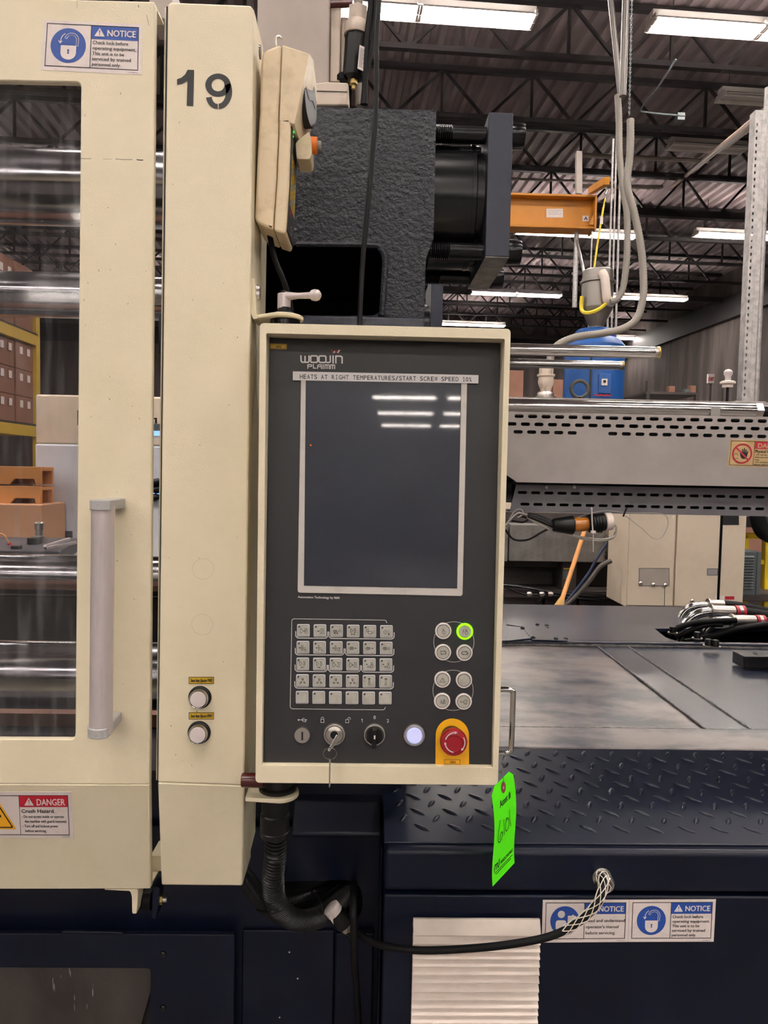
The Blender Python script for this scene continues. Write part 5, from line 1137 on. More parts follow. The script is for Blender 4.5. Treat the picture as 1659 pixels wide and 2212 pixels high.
hose_fit('hydraulic_hose', 'middle chrome elbow hose fitting with red clamp bands', [(1468, 1392), (1474, 1362), (1492, 1335), (1515, 1324), (1538, 1321)], 2.9, 10.5, ((1536, 1320), (1585, 1321)), ((2, 9), (17, 23)), [(1630, 1326), (1740, 1345)])
hose_fit('hydraulic_hose', 'nearest chrome elbow hose fitting with red clamp bands', [(1521, 1392), (1525, 1365), (1540, 1346), (1562, 1341), (1582, 1341)], 2.78, 10, ((1580, 1340), (1630, 1341)), ((2, 8), (15, 21)), [(1670, 1346), (1760, 1360)])
for pts, r_, lb in (([(1445, 1372), (1465, 1356), (1500, 1346), (1540, 1342), (1590, 1340)], 6.5, 'upper black rubber hose curving out of the rear deck opening'), ([(1458, 1378), (1490, 1362), (1530, 1350), (1560, 1350)], 5.5, 'short black rubber hose behind the nearest chrome elbow'),
                    ([(1478, 1388), (1520, 1380), (1580, 1362), (1640, 1352), (1760, 1338)], 8, 'lowest long black rubber hose running off to the right')):
    o = obj('rubber_hose', MB().tube(spline([W(x, y, 2.75) for x, y in pts], 8), r_*2.75/F, n=16), 'rubber'); tag(o, lb, 'hose')
for i, (px, py) in enumerate(((1453, 1360), (1506, 1372), (1530, 1388), (1545, 1390))):
    p = HZ(px, py+8, zr+.001); o = T('deck_bolt', ['black cap bolt at the left end of the deck opening', 'bolt between the two front elbows', 'bolt at the foot of the nearest elbow', 'second bolt at the foot of the nearest elbow'][i], 'bolt', p)
    obj('head', MB().lathe(p, (0, 0, 1), [(.012, 0), (.012, .022), (.010, .025), (0, .025)], n=20), 'black', o); obj('washer', MB().cyl(p, p+Vector((0, 0, .004)), .018), 'steel', o)
hl_ = T('hose_manifold', 'dark valve manifold below the rear deck opening', 'manifold', (1.45, 2.9, .6)); obj('block', MB().box((1.15, 2.70, .6), (2.6, 3.1, zr-.09)), 'dark', hl_)
# ================================================================== LOUVRE, STICKERS, GLAND on the bed front
louv = T('louver_vent', 'ivory slatted louver vent on the navy bed below the tag', 'vent', W(1025, 2300, BY))
lx0, lx1 = W(891, 2000, BY).x, W(1162, 1995, BY).x
LYF = BY-.024
obj('vent_back', MB().box((lx0+.004, BY-.009, W(1025, 2560, BY).z), (lx1-.004, BY-.001, W(1025, 1994, BY).z)), 'louver', louv, bevel=.001)
ys_ = [1992, 2024, 2044, 2060, 2075.5, 2092, 2109.5, 2127, 2146, 2164, 2181, 2197, 2214] + [2214+17*i for i in range(1, 20)]
for i in range(len(ys_)-1):
    z0_ = W(1025, ys_[i]+1, LYF).z; z1_ = W(1025, ys_[i+1], LYF).z
    obj('slat', MB().prism([(lx0, BY-.008, z0_-.001), (lx0, BY-.014, z0_), (lx0, LYF, z1_+.0035), (lx0, LYF, z1_+.0012), (lx0, BY-.010, z1_+.004)], (lx1-lx0, 0, 0)), 'louver', louv, bevel=.0006)
obj('top_cap', MB().prism([(lx0, BY-.001, W(1025, 1990, BY).z), (lx0, BY-.012, W(1025, 1990, BY).z), (lx0, BY-.022, W(1025, 1996, BY).z), (lx0, BY-.022, W(1025, 1999, BY).z), (lx0, BY-.001, W(1025, 1999, BY).z)], (lx1-lx0-.004, 0, 0)), 'louver', louv, bevel=.001)
sy = BY-.0014
sh = quad_sheet(W(1172.5, 1944, sy), W(1359.5, 1943.5, sy), W(1356, 2034.5, sy), W(1170, 2036, sy), 187, 91)
notice_sticker(sh, 187, 91, bed, 'read', 'white and blue NOTICE sticker about reading the manual, left of the pair')
sh = quad_sheet(W(1360, 1943.5, sy), W(1546.5, 1942.5, sy), W(1541.5, 2034, sy), W(1356.5, 2034.5, sy), 186, 91)
notice_sticker(sh, 186, 91, bed, 'lock', 'white and blue NOTICE padlock sticker, right of the pair')
c = W(1299, 1893, BY); gl_ = T('cable_gland', 'round steel cable gland on the navy bed front above the stickers', 'cable gland', c)
d_ = Vector((.02, -1, -.12)).normalized()
obj('locknut', MB().lathe(c, (0, -1, 0), [(.0165, 0.0005), (.0165, .004), (.015, .005)], n=30), 'steel', gl_)
obj('gland_body', MB().lathe(c+Vector((0, -.003, 0)), d_, [(.014, 0), (.0148, .004), (.0148, .010), (.0155, .012), (.0155, .020), (.0135, .024), (.0105, .024), (.0105, .016)], n=30), 'steel', gl_)
for i in range(18):
    a = 2*pi*i/18; u_, v_ = perp(d_); r0 = c+Vector((0, -.003, 0))+d_*.010+(u_*cos(a)+v_*sin(a))*.015; obj('rib', MB().cyl(r0, r0+d_*.008, .0012, n=6), 'steel', gl_)
cord = [(1300, 1895, BY-.014), (1303, 1906, BY-.042), (1300, 1928, BY-.06), (1287, 1956, BY-.068), (1262, 1982, BY-.07), (1225, 2007, BY-.068), (1180, 2025, BY-.065), (1120, 2037, BY-.062), (1050, 2046, BY-.058), (960, 2052, BY-.052), (890, 2052, BY-.046), (830, 2043, BY-.03), (790, 2027, BY-.01), (770, 2011, BY+.005)]
cp = spline([W(*p_) for p_ in cord], 10); kr_ = 8.3*(BY-.05)/F
pc_ = T('power_cord', 'black power cord drooping from the steel gland to the twist plug', 'cord', c+Vector((0, -.03, -.1)))
obj('cable', MB().tube(cp, kr_, n=16), 'rubber', pc_)
# wire mesh grip: helical strands round the first stretch of the cord
CP = resample(cp, .003); npt = 0
for i, p_ in enumerate(CP):
    if i*.003 < .150: npt = i
def helix(ph, hand, r0):
    out = []; U = None
    for i in range(npt):
        p_ = CP[i]; d = (CP[i+1]-CP[max(i-1, 0)]).normalized()
        if U is None: U, _ = perp(d)
        else: U = (U-d*U.dot(d)).normalized()
        V = d.cross(U); a = ph+hand*i*.17; rr = r0*(1.75-.7*min(1, i/14)) if i < 14 else r0*1.05
        out.append(p_+U*cos(a)*rr+V*sin(a)*rr)
    return out
for hnd in (1, -1):
    for i in range(5): obj('grip_strand', MB().tube(helix(2*pi*i/5+.3, hnd, kr_*1.13), .00075, n=6), 'louver', pc_)
obj('grip_end', MB().tube([W(x, y, BY-.055) for x, y in ((1314, 1908), (1320, 1917), (1317, 1926), (1308, 1932), (1304, 1925))], .0008, n=6), 'louver', pc_)
# twist lock plug
pg = T('twist_plug', 'black and white twist-lock plug hanging before the cable opening', 'plug', W(735, 1980, LY-.05))
TY = LY-.135; kt = TY/F
def ps(p0, p1, prof, m, nm, n=32): a_, c_ = W(*p0, TY), W(*p1, TY+.0); Ln = (c_-a_).length; return obj(nm, MB().lathe(a_, c_-a_, [(r_*kt, t_*Ln) for r_, t_ in prof], n=n), m, pg)
ps((713, 1958), (725, 1972), [(16, 0), (19, .1), (19, .95), (18, 1)], 'cap_w', 'white_socket')
ps((725, 1972), (746, 1998), [(19, 0), (20, .03), (20.5, .9), (18, 1)], 'black', 'plug_body')
ps((744, 1995), (755, 2009), [(17, 0), (17, .6), (13, 1)], 'steel', 'clamp_section', n=12)
ps((752, 2005), (768, 2024), [(15, 0), (14, .5), (8, 1)], 'black', 'strain_relief')
for px, py in ((757, 2011), (769, 2001)): p_ = W(px, py, TY-.016); obj('screw', MB().lathe(p_, (0, -1, 0), [(.003, 0), (.0025, .002), (0, .002)], n=10), 'brass', pg)
lbs = quad_sheet(W(713, 1976, TY-.021), W(719, 1980, TY-.024), W(720, 1996, TY-.024), W(712, 1984, TY-.021), 6, 18); sticker_base(lbs, 6, 18, pg, 'plug_label')
o = obj('cable', MB().tube(spline([W(x, y, Y) for x, y, Y in ((764, 1900, LY+.04), (764, 1915, LY-.03), (763, 1950, LY-.15), (764, 2010, LY-.175), (767, 2090, LY-.14), (772, 2160, LY-.085), (776, 2260, LY-.08), (780, 2500, LY-.075))], 8), .0062, n=14), 'rubber'); tag(o, 'black printed cable hanging straight down past the twist plug', 'cable')
# corrugated conduits
def conduit(nm, lb, pts, rpx, Yr, step=.0042):
    P_ = resample(spline([W(*p_) for p_ in pts], 12), step/4); r_ = rpx*Yr/F
    o = obj(nm, MB().tube(P_, r_, n=24, rf=lambda i: r_*(1.0, 1.0, .85, .85)[i % 4]), 'black', angle=60); tag(o, lb, 'conduit'); return o
conduit('corrugated_conduit', 'thick black corrugated conduit dropping from the panel hub into the bed opening', [(597, 1800, 1.13), (594, 1850, 1.13), (590, 1900, 1.14), (597, 1950, 1.16), (628, 1983, 1.20), (672, 1988, 1.25), (710, 1968, 1.32), (745, 1935, 1.44), (770, 1910, 1.54)], 24.5, 1.15, .0053)
conduit('corrugated_conduit', 'lower thin black corrugated conduit coming from under the cream column', [(505, 1880, 1.22), (528, 1908, 1.24), (552, 1943, 1.26), (580, 1972, 1.29), (625, 1985, 1.33), (680, 1965, 1.37), (735, 1925, 1.46), (755, 1905, 1.54)], 11, 1.27, .0036)
conduit('corrugated_conduit', 'upper thin black corrugated conduit coming from under the cream column', [(515, 1868, 1.26), (540, 1893, 1.28), (565, 1925, 1.31), (600, 1950, 1.35), (650, 1938, 1.38), (700, 1918, 1.45), (730, 1900, 1.54)], 10, 1.3, .0034)
for i, (pts, lb) in enumerate((([(556, 1966, 1.24), (580, 1971, 1.15), (608, 1966, 1.15), (622, 1960, 1.19)], 'black cable tie around the lower conduits'), ([(672, 1925, 1.38), (688, 1938, 1.30), (695, 1960, 1.26), (694, 1990, 1.27)], 'black cable tie around the thick conduit near the plug'))):
    o = obj('cable_tie', MB().tube(spline([W(*p_) for p_ in pts], 6), .0022, n=8), 'black'); tag(o, lb, 'cable tie')
# green tag
TLp, TRp, BRp, BLp = W(1060.5, 1706, 1.10), W(1107, 1660, 1.165), W(1116, 1866, 1.24), W(1069, 1917, 1.175)
def tagfn(x, y):
    p_ = (TLp*(1-x/50)+TRp*(x/50))*(1-y/102) + (BLp*(1-x/50)+BRp*(x/50))*(y/102); return p_ + TN*(.004*sin(y/102*pi*1.6))
TN = (BLp-TLp).cross(TRp-TLp).normalized()
tsh = Sheet(tagfn, TN)
gt = T('asset_tag', 'bright green hanging asset tag with handwritten 6101 wired to the chrome handle', 'tag', TLp)
outl = [(0, 6), (8, 0), (42, 0), (50, 6)]
m = MB(); n_ = 24
cols = [(lambda y: (max(0, 8-8*y/6) if y < 6 else 0, min(50, 42+8*y/6) if y < 6 else 50))]
grid = []
yy = [0, 2, 4, 6]+[6+96*i/n_ for i in range(1, n_+1)]
for lift in (0, -.0004):
    for y in yy:
        a_, c_ = cols[0](y)
        for t_ in range(5): m.v.append(tuple(tsh.pt(a_+(c_-a_)*t_/4, y, lift)))
R5 = len(yy)
for q_ in range(R5-1):
    for t_ in range(4):
        i0 = q_*5+t_; m.f.append((i0, i0+1, i0+6, i0+5)); i1 = i0+R5*5; m.f.append((i1, i1+5, i1+6, i1+1))
    for t_ in (0, 4): i0 = q_*5+t_; m.f.append((i0, i0+5, i0+5+R5*5, i0+R5*5))
obj('card', m, 'green_tag', gt)
b = MB(); tsh.disc(b, 25, 8, 5.2, .0004, 24); ey_ = obj('eyelet', b, 'eyelet', gt); b = MB(); tsh.disc(b, 25, 8, 1.6, .0006, 12); obj('hole', b, 'label', ey_)
b = MB(); tsh.text(b, 'Asset #', 13, 23, 38, 6.6, l=.0005, bold=.25); 
tsh.text(b, 'MEADOWORKS', 18, 86.8, 46, 3.9, l=.0005, bold=.15)
tsh.line(b, [(4, 88), (4, 83), (5, 81), (7, 81), (8, 83), (8, 87)], 1.5, .0005); tsh.line(b, [(8, 83), (9, 81.4), (10.6, 81.4), (11.4, 83), (11.4, 85.5), (12.4, 87), (13.8, 87), (14.6, 85), (14.6, 79)], 1.5, .0005)
for y_, x0_, x1_ in ((90, 4, 46), (92.4, 8, 42)): tsh.line(b, [(x0_+i, y_+(.25 if i % 2 else -.25)) for i in range(0, x1_-x0_)], .8, .0005)
obj('lettering', b, 'ink', gt)
b = MB()
def hw(pts, w_=.9): tsh.line(b, spl2(pts), w_, .0006)
def spl2(pts): return [(p_.x, p_.y) for p_ in spline([(x, y, 0) for x, y in pts], 6)]
hw([(12, 35), (9.5, 42), (8, 49), (9, 56), (12.5, 58.5), (16.5, 57), (18, 52), (16, 49), (13.5, 50), (12.5, 54), (13.5, 56.5)])
hw([(20, 38), (20.8, 46), (22, 55)]); hw([(27, 41), (24.5, 44), (24.5, 50), (27.5, 54), (31.5, 52), (32, 46), (30, 41.5), (26.5, 39.5), (25.2, 41)]); hw([(33, 34), (34, 43), (37.2, 53)])
obj('handwriting', b, 'ink', gt)
ep_ = tsh.pt(25, 8, .001)
obj('tie_wire', MB().tube(spline([W(1092, 1629, HYY-.006), W(1091, 1622, HYY-.008), W(1090, 1634, HYY), W(1084.5, 1645, 1.125), W(1086, 1658, 1.13), ep_], 6), .0006, n=6), 'chrome', gt)
obj('tie_wire', MB().tube(spline([W(1089, 1632, HYY), W(1084, 1648, 1.13), W(1086, 1660, 1.13), W(1078, 1668, 1.135), W(1070, 1675, 1.14)], 6), .0005, n=6), 'chrome', gt)

# ================================================================== BACKGROUND right: second press beyond the deck
GY = 4.5
pr = T('second_press', 'dark second press with aluminium tread step beyond the navy deck', 'machine', W(1200, 1330, GY)*1)
obj('base', MB().box((.2, GY+.25, 0), (2.3, GY+.9, W(1200, 1212, GY).z)), 'press_dark', pr, bevel=.01)
for (x0_, x1_, y0_, y1_, d_) in ((1090, 1700, 1283, 1291, .0), (1090, 1235, 1212, 1224, .1), (1213, 1247, 1212, 1284, .02), (1087, 1172, 1291, 1330, .05), (1176, 1246, 1291, 1326, .05), (1250, 1302, 1297, 1330, .05)):
    a_, c_ = W(x0_, y1_, GY+d_), W(x1_, y0_, GY+d_); obj('frame_rib', MB().box((a_.x, GY+d_, a_.z), (c_.x, GY+.25, c_.z)), 'press_dark', pr, bevel=.004)
a_, c_ = W(1100, 1212, GY-.05), W(1309, 1136, GY-.05); obj('tread_step', MB().box((a_.x, GY-.05, a_.z), (c_.x, GY+.5, c_.z)), 'treadalu', pr, bevel=.004)
m = MB()
for i in range(16):
    for j in range(14):
        x_ = a_.x+.02+i*.037; z_ = a_.z+.015+j*.0145; s_ = 1 if (i+j) % 2 else -1; m.beam((x_, GY-.052, z_), (x_+.016, GY-.052, z_+.010*s_), .003)
obj('tread_lugs', m, 'treadalu', pr, kind='stuff')
a_, c_ = W(1070, 1212, GY-.03), W(1098, 1140, GY-.03); obj('side_plate', MB().box((a_.x, GY-.03, a_.z), (c_.x, GY+.4, c_.z)), 'treadalu', pr)
obj('upper_beam', MB().box((.6, GY+.1, W(1200, 1134, GY).z), (2.6, GY+.5, W(1200, 1110, GY).z)), 'press_dark', pr)
obj('upper_body', MB().box((.6, GY+.55, W(1200, 1212, GY).z), (2.3, GY+.9, W(1200, 990, GY).z)), 'cream_far', pr)
sl_ = quad_sheet(W(1217, 1226, GY+.019), W(1234, 1226, GY+.019), W(1233, 1252, GY+.019), W(1216, 1252, GY+.019), 17, 26); ss_ = sticker_base(sl_, 17, 26, pr, 'data_label', 'box_grey'); b = MB(); sl_.rect(b, 1, 1, 15, 4, .0008); obj('label_header', b, 'yellow_label', ss_)
dh = T('drain_hoses', 'dark drain pipes with small steel fittings on the base of the second press', 'hose', W(1150, 1290, GY))
for pts, r_ in (([(1085, 1263), (1130, 1268), (1200, 1280), (1260, 1286), (1310, 1288)], .010), ([(1086, 1265), (1110, 1275), (1135, 1284), (1160, 1284), (1230, 1290), (1300, 1296)], .008), ([(1172, 1290), (1160, 1305), (1152, 1318)], .012)):
    obj('pipe', MB().tube(spline([W(x, y, GY-.03) for x, y in pts], 6), r_, n=10), 'black_steel', dh)
for px_ in (1143, 1170, 1189): p_ = W(px_, 1283, GY-.05); obj('fitting', MB().lathe(p_-Vector((.015, 0, 0)), (1, 0, 0), [(.012, 0), (.016, .006), (.016, .02), (.012, .03)], n=12), 'steel', dh)
p_ = W(1146, 1320, GY-.05); obj('cup', MB().lathe(p_, (.6, -.3, -1), [(.02, -.03), (.03, 0), (.03, .02), (0, .02)], n=16), 'steel', dh)
# cabinet
cb = T('electrical_cabinet', 'cream two-door electrical cabinet of the second press beyond the deck', 'cabinet', W(1450, 1315, 4.05))
KY = 4.05; xa_, xb_ = W(1352, 1310, KY).x, W(1603, 1310, KY).x; zb_, zt_c = W(1450, 1313, KY).z, W(1450, 1040, KY).z; xs_ = W(1453, 1300, KY).x
obj('carcass', MB().prism([(xa_, KY+.006, zb_), (xb_, KY+.006, zb_), (xb_, KY+.34, zb_), (xa_, KY+.34, zb_)], (0, 0, zt_c-zb_)), 'cream_far', cb, bevel=.004)
for (u0, u1) in ((xa_+.004, xs_-.005), (xs_+.005, xb_-.004)): obj('door', MB().box((u0, KY-.012, zb_+.012), (u1, KY+.005, zt_c-.01)), 'cream_far', cb, bevel=.003)
ck = yplane(KY-.0125); b = MB(); ck.rect(b, 1561, 1090, 1596, 1134, .001); obj('display_panel', b, 'dark', cb)
b = MB(); ck.frame(b, 1380, 1227, 1446, 1266, 1.2, .001); obj('hatch_outline', b, 'box_grey', cb); b = MB(); ck.rect(b, 1380.5, 1227.5, 1445.5, 1265.5, .0006); obj('hatch', b, 'beige_cast', cb)
for px, py in ((1383, 1260), (1411, 1263), (1436, 1264), (1494, 1298)): p_ = ck.pt(px, py); obj('lock', MB().lathe(p_, (0, -1, 0), [(.011, 0), (.011, .008), (.006, .014), (0, .014)], n=16), 'steel', cb)
b = MB(); ck.rect(b, 1527, 1228, 1551, 1243, .001); sl2 = obj('data_plate', b, 'box_grey', cb); b = MB(); [ck.line(b, [(1529, 1231+3*i), (1549, 1231+3*i)], 1, .0015) for i in range(4)]; obj('plate_lines', b, 'label', sl2)
b = MB(); ck.rect(b, 1566, 1288, 1586, 1295, .001); obj('red_label', b, 'red_fit', cb); b = MB(); ck.rect(b, 1545, 1287, 1564, 1296, .001); obj('white_label', b, 'label', cb)
o = obj('pull_cord', MB().tube([W(1436, 1266, KY-.03), W(1435, 1330, KY-.03)], .002, n=6), 'box_grey', cb); obj('cord_knob', MB().lathe(W(1435, 1329, KY-.03), (0, 0, -1), [(.006, 0), (.013, .006), (.013, .018), (0, .02)], n=14), 'cap_w', cb)
g2 = T('louvered_box', 'grey louvered steel box hanging at the right of the cream cabinet', 'box', W(1620, 1285, 4.3))
HX = 4.28; a_, c_ = W(1594, 1285, HX), W(1640, 1192, HX)
obj('body', MB().box((xb_+.01, HX, a_.z), (c_.x, HX+.25, c_.z)), 'box_grey', g2, bevel=.003)
obj('side_edge', MB().box((c_.x-.012, HX-.006, a_.z), (c_.x+.012, HX+.24, c_.z)), 'box_grey', g2, bevel=.003)
for i in range(12): z_ = W(1610, 1200+6.1*i, HX).z; obj('louver_slat', MB().prism([(xb_+.02, HX-.001, z_), (xb_+.02, HX-.012, z_-.010), (xb_+.02, HX-.001, z_-.011)], (c_.x-xb_-.05, 0, 0)), 'box_grey', g2)
yr_ = T('guard_rail', 'yellow tube guard rail behind the grey louvered box at the right edge', 'rail', W(1640, 1320, 4.7))
ZY = 4.7
for (p0, p1, w_) in (((1604, 1157), (1800, 1161), .036), ((1609, 1157), (1606, 1330), .036), ((1640, 1214), (1800, 1217), .03), ((1640, 1281), (1800, 1284), .03), ((1658, 1160), (1654, 1330), .05)):
    obj('rail_bar', MB().beam(W(*p0, ZY), W(*p1, ZY), w_), 'rail_y', yr_, bevel=.003)
o = obj('red_pipe', MB().cyl(W(1640, 1221, ZY+.1), W(1800, 1224, ZY+.1), .012), 'red_fit'); tag(o, 'thin red pipe between the yellow rail bars', 'pipe')
o = obj('thick_hose', MB().tube(spline([W(x, y, ZY-.2) for x, y in ((1632, 1080), (1637, 1120), (1650, 1150), (1690, 1168))], 6), .045, n=16), 'rubber'); tag(o, 'thick grey rubber hose above the yellow rail', 'hose')
bg = T('wrapped_load', 'brown cardboard load in clear wrap behind the yellow rail', 'box', W(1680, 1330, 5.6)); a_, c_ = W(1590, 1330, 5.6), W(1900, 1070, 5.6)
obj('carton', MB().box((a_.x, 5.6, .9), (c_.x, 6.4, c_.z)), 'carton', bg, bevel=.01); obj('pallet', MB().box((a_.x, 5.6, .0), (c_.x, 6.4, .898)), 'press_dark', bg)
br_ = T('broom', 'broom with tan wooden handle leaning over the dark press base', 'broom', W(1200, 1325, 4.0))
BYY = 4.0; a_, c_ = W(1213, 1298, BYY), W(1268, 1130, BYY+.3); obj('handle', MB().cyl(a_, c_, .0125, n=16), 'wood', br_)
e_ = W(1200, 1329, BYY-.02); obj('bristles', MB().lathe(a_+(c_-a_).normalized()*.02, e_-a_, [(.014, 0), (.022, .03), (.030, .07), (.026, (e_-a_).length+.0)], n=12), 'straw', br_)
for pts, m_, r_, lb in (([(1312, 1172), (1290, 1205), (1270, 1240), (1240, 1280), (1215, 1310)], 'blue_hose', .008, 'thin blue hose running down behind the broom'), ([(1320, 1211), (1295, 1225), (1270, 1258), (1235, 1295), (1205, 1320)], 'grey_hose', .014, 'grey rubber hose curving down from the cabinet side')):
    o = obj('floor_hose', MB().tube(spline([W(x, y, 4.12) for x, y in pts], 6), r_, n=12), m_); tag(o, lb, 'hose')

# ------------------------------------------------------------------ slotted channel and pole at right
UYc = 1.93
ch = T('slotted_channel', 'galvanised slotted steel channel rising at the right edge behind the cover', 'channel', W(1618, 865, UYc))
p0, p1 = W(1617, 868, UYc), W(1647, 238, UYc)
ax = (p1-p0); up_c = ax.normalized(); rt_ = Vector((1, 0, 0))
H = []; Ln = ax.length
for i in range(50):
    z_ = .014+i*.0172
    if z_ < Ln-.03: H.append(rrect(.004, z_, .0085, z_+.008, .002, 3))
obj('perforated_face', holes_plate([(0, 0), (.018, 0), (.018, Ln), (0, Ln)], H, lambda a, b: p0+up_c*b+rt_*(a-.018), (0, .0025, 0)), 'galv', ch)
obj('channel_web', MB().prism([p0+rt_*0, p0+rt_*.014, p0+rt_*.014+ax, p0+ax], (0, .003, 0)), 'galv', ch, bevel=.0008)
obj('channel_side', MB().prism([p0-rt_*.018+Vector((0, .003, 0)), p0-rt_*.016+Vector((0, .003, 0)), p0-rt_*.016+ax+Vector((0, .003, 0)), p0-rt_*.018+ax+Vector((0, .003, 0))], (0, .025, 0)), 'galv', ch)
pz = Vector((p0.x, p0.y, .93)); obj('foot_plate', MB().box((p0.x-.045, p0.y-.02, z_t), (p0.x+.035, p0.y+.06, max(p0.z, z_t+.004))), 'galv', ch)
o = obj('steel_pole', MB().cyl(Vector((W(1631, 866, 1.99).x, 1.99, z_t+.001)), W(1660, 190, 1.99), .0095, n=20), 'galv'); tag(o, 'round galvanised pole just right of the slotted channel', 'pole')
for p_, q_, r_, lb in (((1654, 240), (1452, 403), .022, 'long brown pipe running diagonally from the channel top into the roof'), ((1632, 268), (1560, 325), .016, 'short brown pipe below the long diagonal pipe')):
    o = obj('roof_pipe', MB().cyl(W(*p_, 6.8 if r_ > .02 else 8.2), W(*q_, 14 if r_ > .02 else 11), r_*1.6, n=12), 'pipe_brown'); tag(o, lb, 'pipe')
for p_, q_, Y_, r_, lb in (((1250, 335), (1530, 348), 11.5, .035, 'upper horizontal conduit under the roof behind the hoses'), ((1240, 402), (1430, 404), 12, .035, 'lower horizontal conduit just above the crane beam'), ((1066, 386), (1310, 392), 12.6, .02, 'thin dark rail above the yellow crane beam')):
    o = obj('roof_conduit', MB().cyl(W(*p_, Y_), W(*q_, Y_+.4), r_, n=10), 'conduit'); tag(o, lb, 'conduit')
o = obj('roof_conduit', MB().tube(spline([W(1460, 128, 8.4), W(1420, 190, 8.7), W(1385, 235, 9), W(1400, 243, 9), W(1460, 249, 9.0), W(1480, 250, 9)], 5), .011, n=8), 'box_grey'); tag(o, 'thin conduit bending down under the main roof girder', 'conduit')
o = obj('junction_box', MB().box(tuple(W(1464, 258, 9)), (W(1480, 243, 9).x, 9.1, W(1480, 243, 9).z)), 'box_grey'); tag(o, 'small grey junction box at the end of the bent conduit', 'box')

# ------------------------------------------------------------------ crane beam, sling, hopper, dryer, hoses
CRY = 6.6
cr = T('crane_beam', 'yellow steel crane beam with white label behind the navy retaining plate', 'crane', W(1200, 490, CRY))
a_, c_ = W(1060, 488, CRY), W(1290, 421, CRY)
obj('web', MB().box((a_.x, CRY+.08, a_.z+.02), (c_.x, CRY+.10, c_.z-.02)), 'crane', cr)
obj('top_flange', MB().box((a_.x, CRY, c_.z-.02), (c_.x, CRY+.18, c_.z)), 'crane', cr, bevel=.003); obj('bottom_flange', MB().box((a_.x, CRY, a_.z), (c_.x, CRY+.18, a_.z+.018)), 'crane', cr, bevel=.003)
obj('end_plate', MB().box((c_.x-.018, CRY-.01, a_.z-.01), (c_.x, CRY+.19, c_.z-.021)), 'crane', cr, bevel=.002)
obj('gusset', MB().prism([W(1272, 485, CRY+.01), W(1289, 485, CRY+.01), W(1289, 465, CRY+.01), W(1283, 460, CRY+.01)], (0, .01, 0)), 'crane', cr)
d1, d2 = W(1277, 417, CRY+.05), W(1311, 396, CRY-.4); obj('cross_rail', MB().beam(d1+Vector((0, 0, .02)), d2+Vector((0, 0, .02)), .05, .06), 'crane', cr, bevel=.003)
ck = yplane(CRY+.0795); b = MB(); ck.rect(b, 1180, 451, 1216, 470, .002); la_ = obj('white_label', b, 'label', cr); b = MB(); [ck.line(b, [(1184, 455+4*i), (1212-6*(i % 2), 455+4*i)], .7, .003) for i in range(3)]; obj('lettering', b, 'hose_grey', la_)
b = MB(); ck.rect(b, 1258, 466, 1272, 478, .002); lb2 = obj('letter_label', b, 'label', cr); b = MB(); ck.text(b, 'A', 1261.5, 475.5, 1269, 7, l=.003, bold=.4); obj('lettering', b, 'ink', lb2)
obj('support_post', MB().beam(W(1250, 330, CRY+.3), W(1250, 421, CRY+.2), .05), 'conduit', cr)
sg = T('lifting_sling', 'yellow webbing sling hanging from the crane hook to the steel hopper', 'sling', W(1285, 570, 6.2))
SP = [W(1307, 428, 6.25), W(1304, 445, 6.22), W(1299, 475, 6.2), W(1290, 530, 6.15), W(1283, 582, 6.1)]
for i in range(len(SP)-1): obj('web_strap', MB().beam(SP[i], SP[i+1]+(SP[i+1]-SP[i])*.02, .045 if i else .025, .006), 'sling', sg)
obj('hook', MB().tube(spline([W(1308, 405, 6.25), W(1312, 412, 6.25), W(1309, 420, 6.25), W(1305, 417, 6.25)], 5), .008, n=8), 'steel', sg)
obj('sling_label', MB().box(tuple(W(1296, 484, 6.17)), (W(1303, 468, 6.17).x, 6.175, W(1303, 468, 6.17).z)), 'label', sg)
NY = 6.0; kn_ = NY/F
hp_ = T('hopper_loader', 'stainless steel vacuum hopper loader with grey bent pipe and yellow strap', 'hopper', W(1292, 710, NY))
ca = W(1292, 583, NY); zz = lambda y: W(1292, y, NY).z
obj('drum', MB().lathe((ca.x, NY, zz(584)), (0, 0, -1), [(29*kn_, 0), (32*kn_, .01), (33*kn_, zz(584)-zz(606)), (33*kn_, zz(584)-zz(665))], n=36), 'hopper', hp_)
obj('rim_band', MB().lathe((ca.x, NY, zz(607)), (0, 0, -1), [(33*kn_, 0), (37*kn_, .006), (37*kn_, .02), (33*kn_, .026)], n=36), 'hopper', hp_)
obj('cone', MB().lathe((ca.x, NY, zz(665)), (0, 0, -1), [(33*kn_, .001), (33*kn_, .012), (14*kn_, zz(665)-zz(707)), (20*kn_, zz(665)-zz(708)), (20*kn_, zz(665)-zz(709))], n=36), 'hopper', hp_)
obj('bent_pipe', MB().tube(spline([W(1300, 588, NY-.14), W(1306, 600, NY-.16), W(1309, 625, NY-.16), W(1312, 648, NY-.15), W(1322, 653, NY-.12)], 6), .035, n=16), 'louver', hp_)
st2 = [(1257, 640), (1256, 668), (1268, 676), (1290, 670), (1310, 655), (1322, 642)]
obj('yellow_strap', MB().tube(spline([W(x, y, NY-.15 if 1262 < x < 1318 else NY-.05) for x, y in st2], 6), .015, n=6), 'sling', hp_)
dr = T('material_dryer', 'round blue material dryer bin beneath the steel hopper', 'dryer', W(1290, 1000, NY))
cx_ = W(1288, 760, NY).x
obj('bin', MB().lathe((cx_, NY+.05, .05), (0, 0, 1), [(64*kn_, 0), (64*kn_, zz(748)-.05), (52*kn_, zz(733)-.05), (46*kn_, zz(730)-.05)], n=40), 'bluebin', dr)
obj('lid', MB().lathe((cx_, NY+.05, zz(731)), (0, 0, 1), [(44*kn_, 0), (44*kn_, .05), (38*kn_, .075), (0, .08)], n=36), 'bluebin', dr)
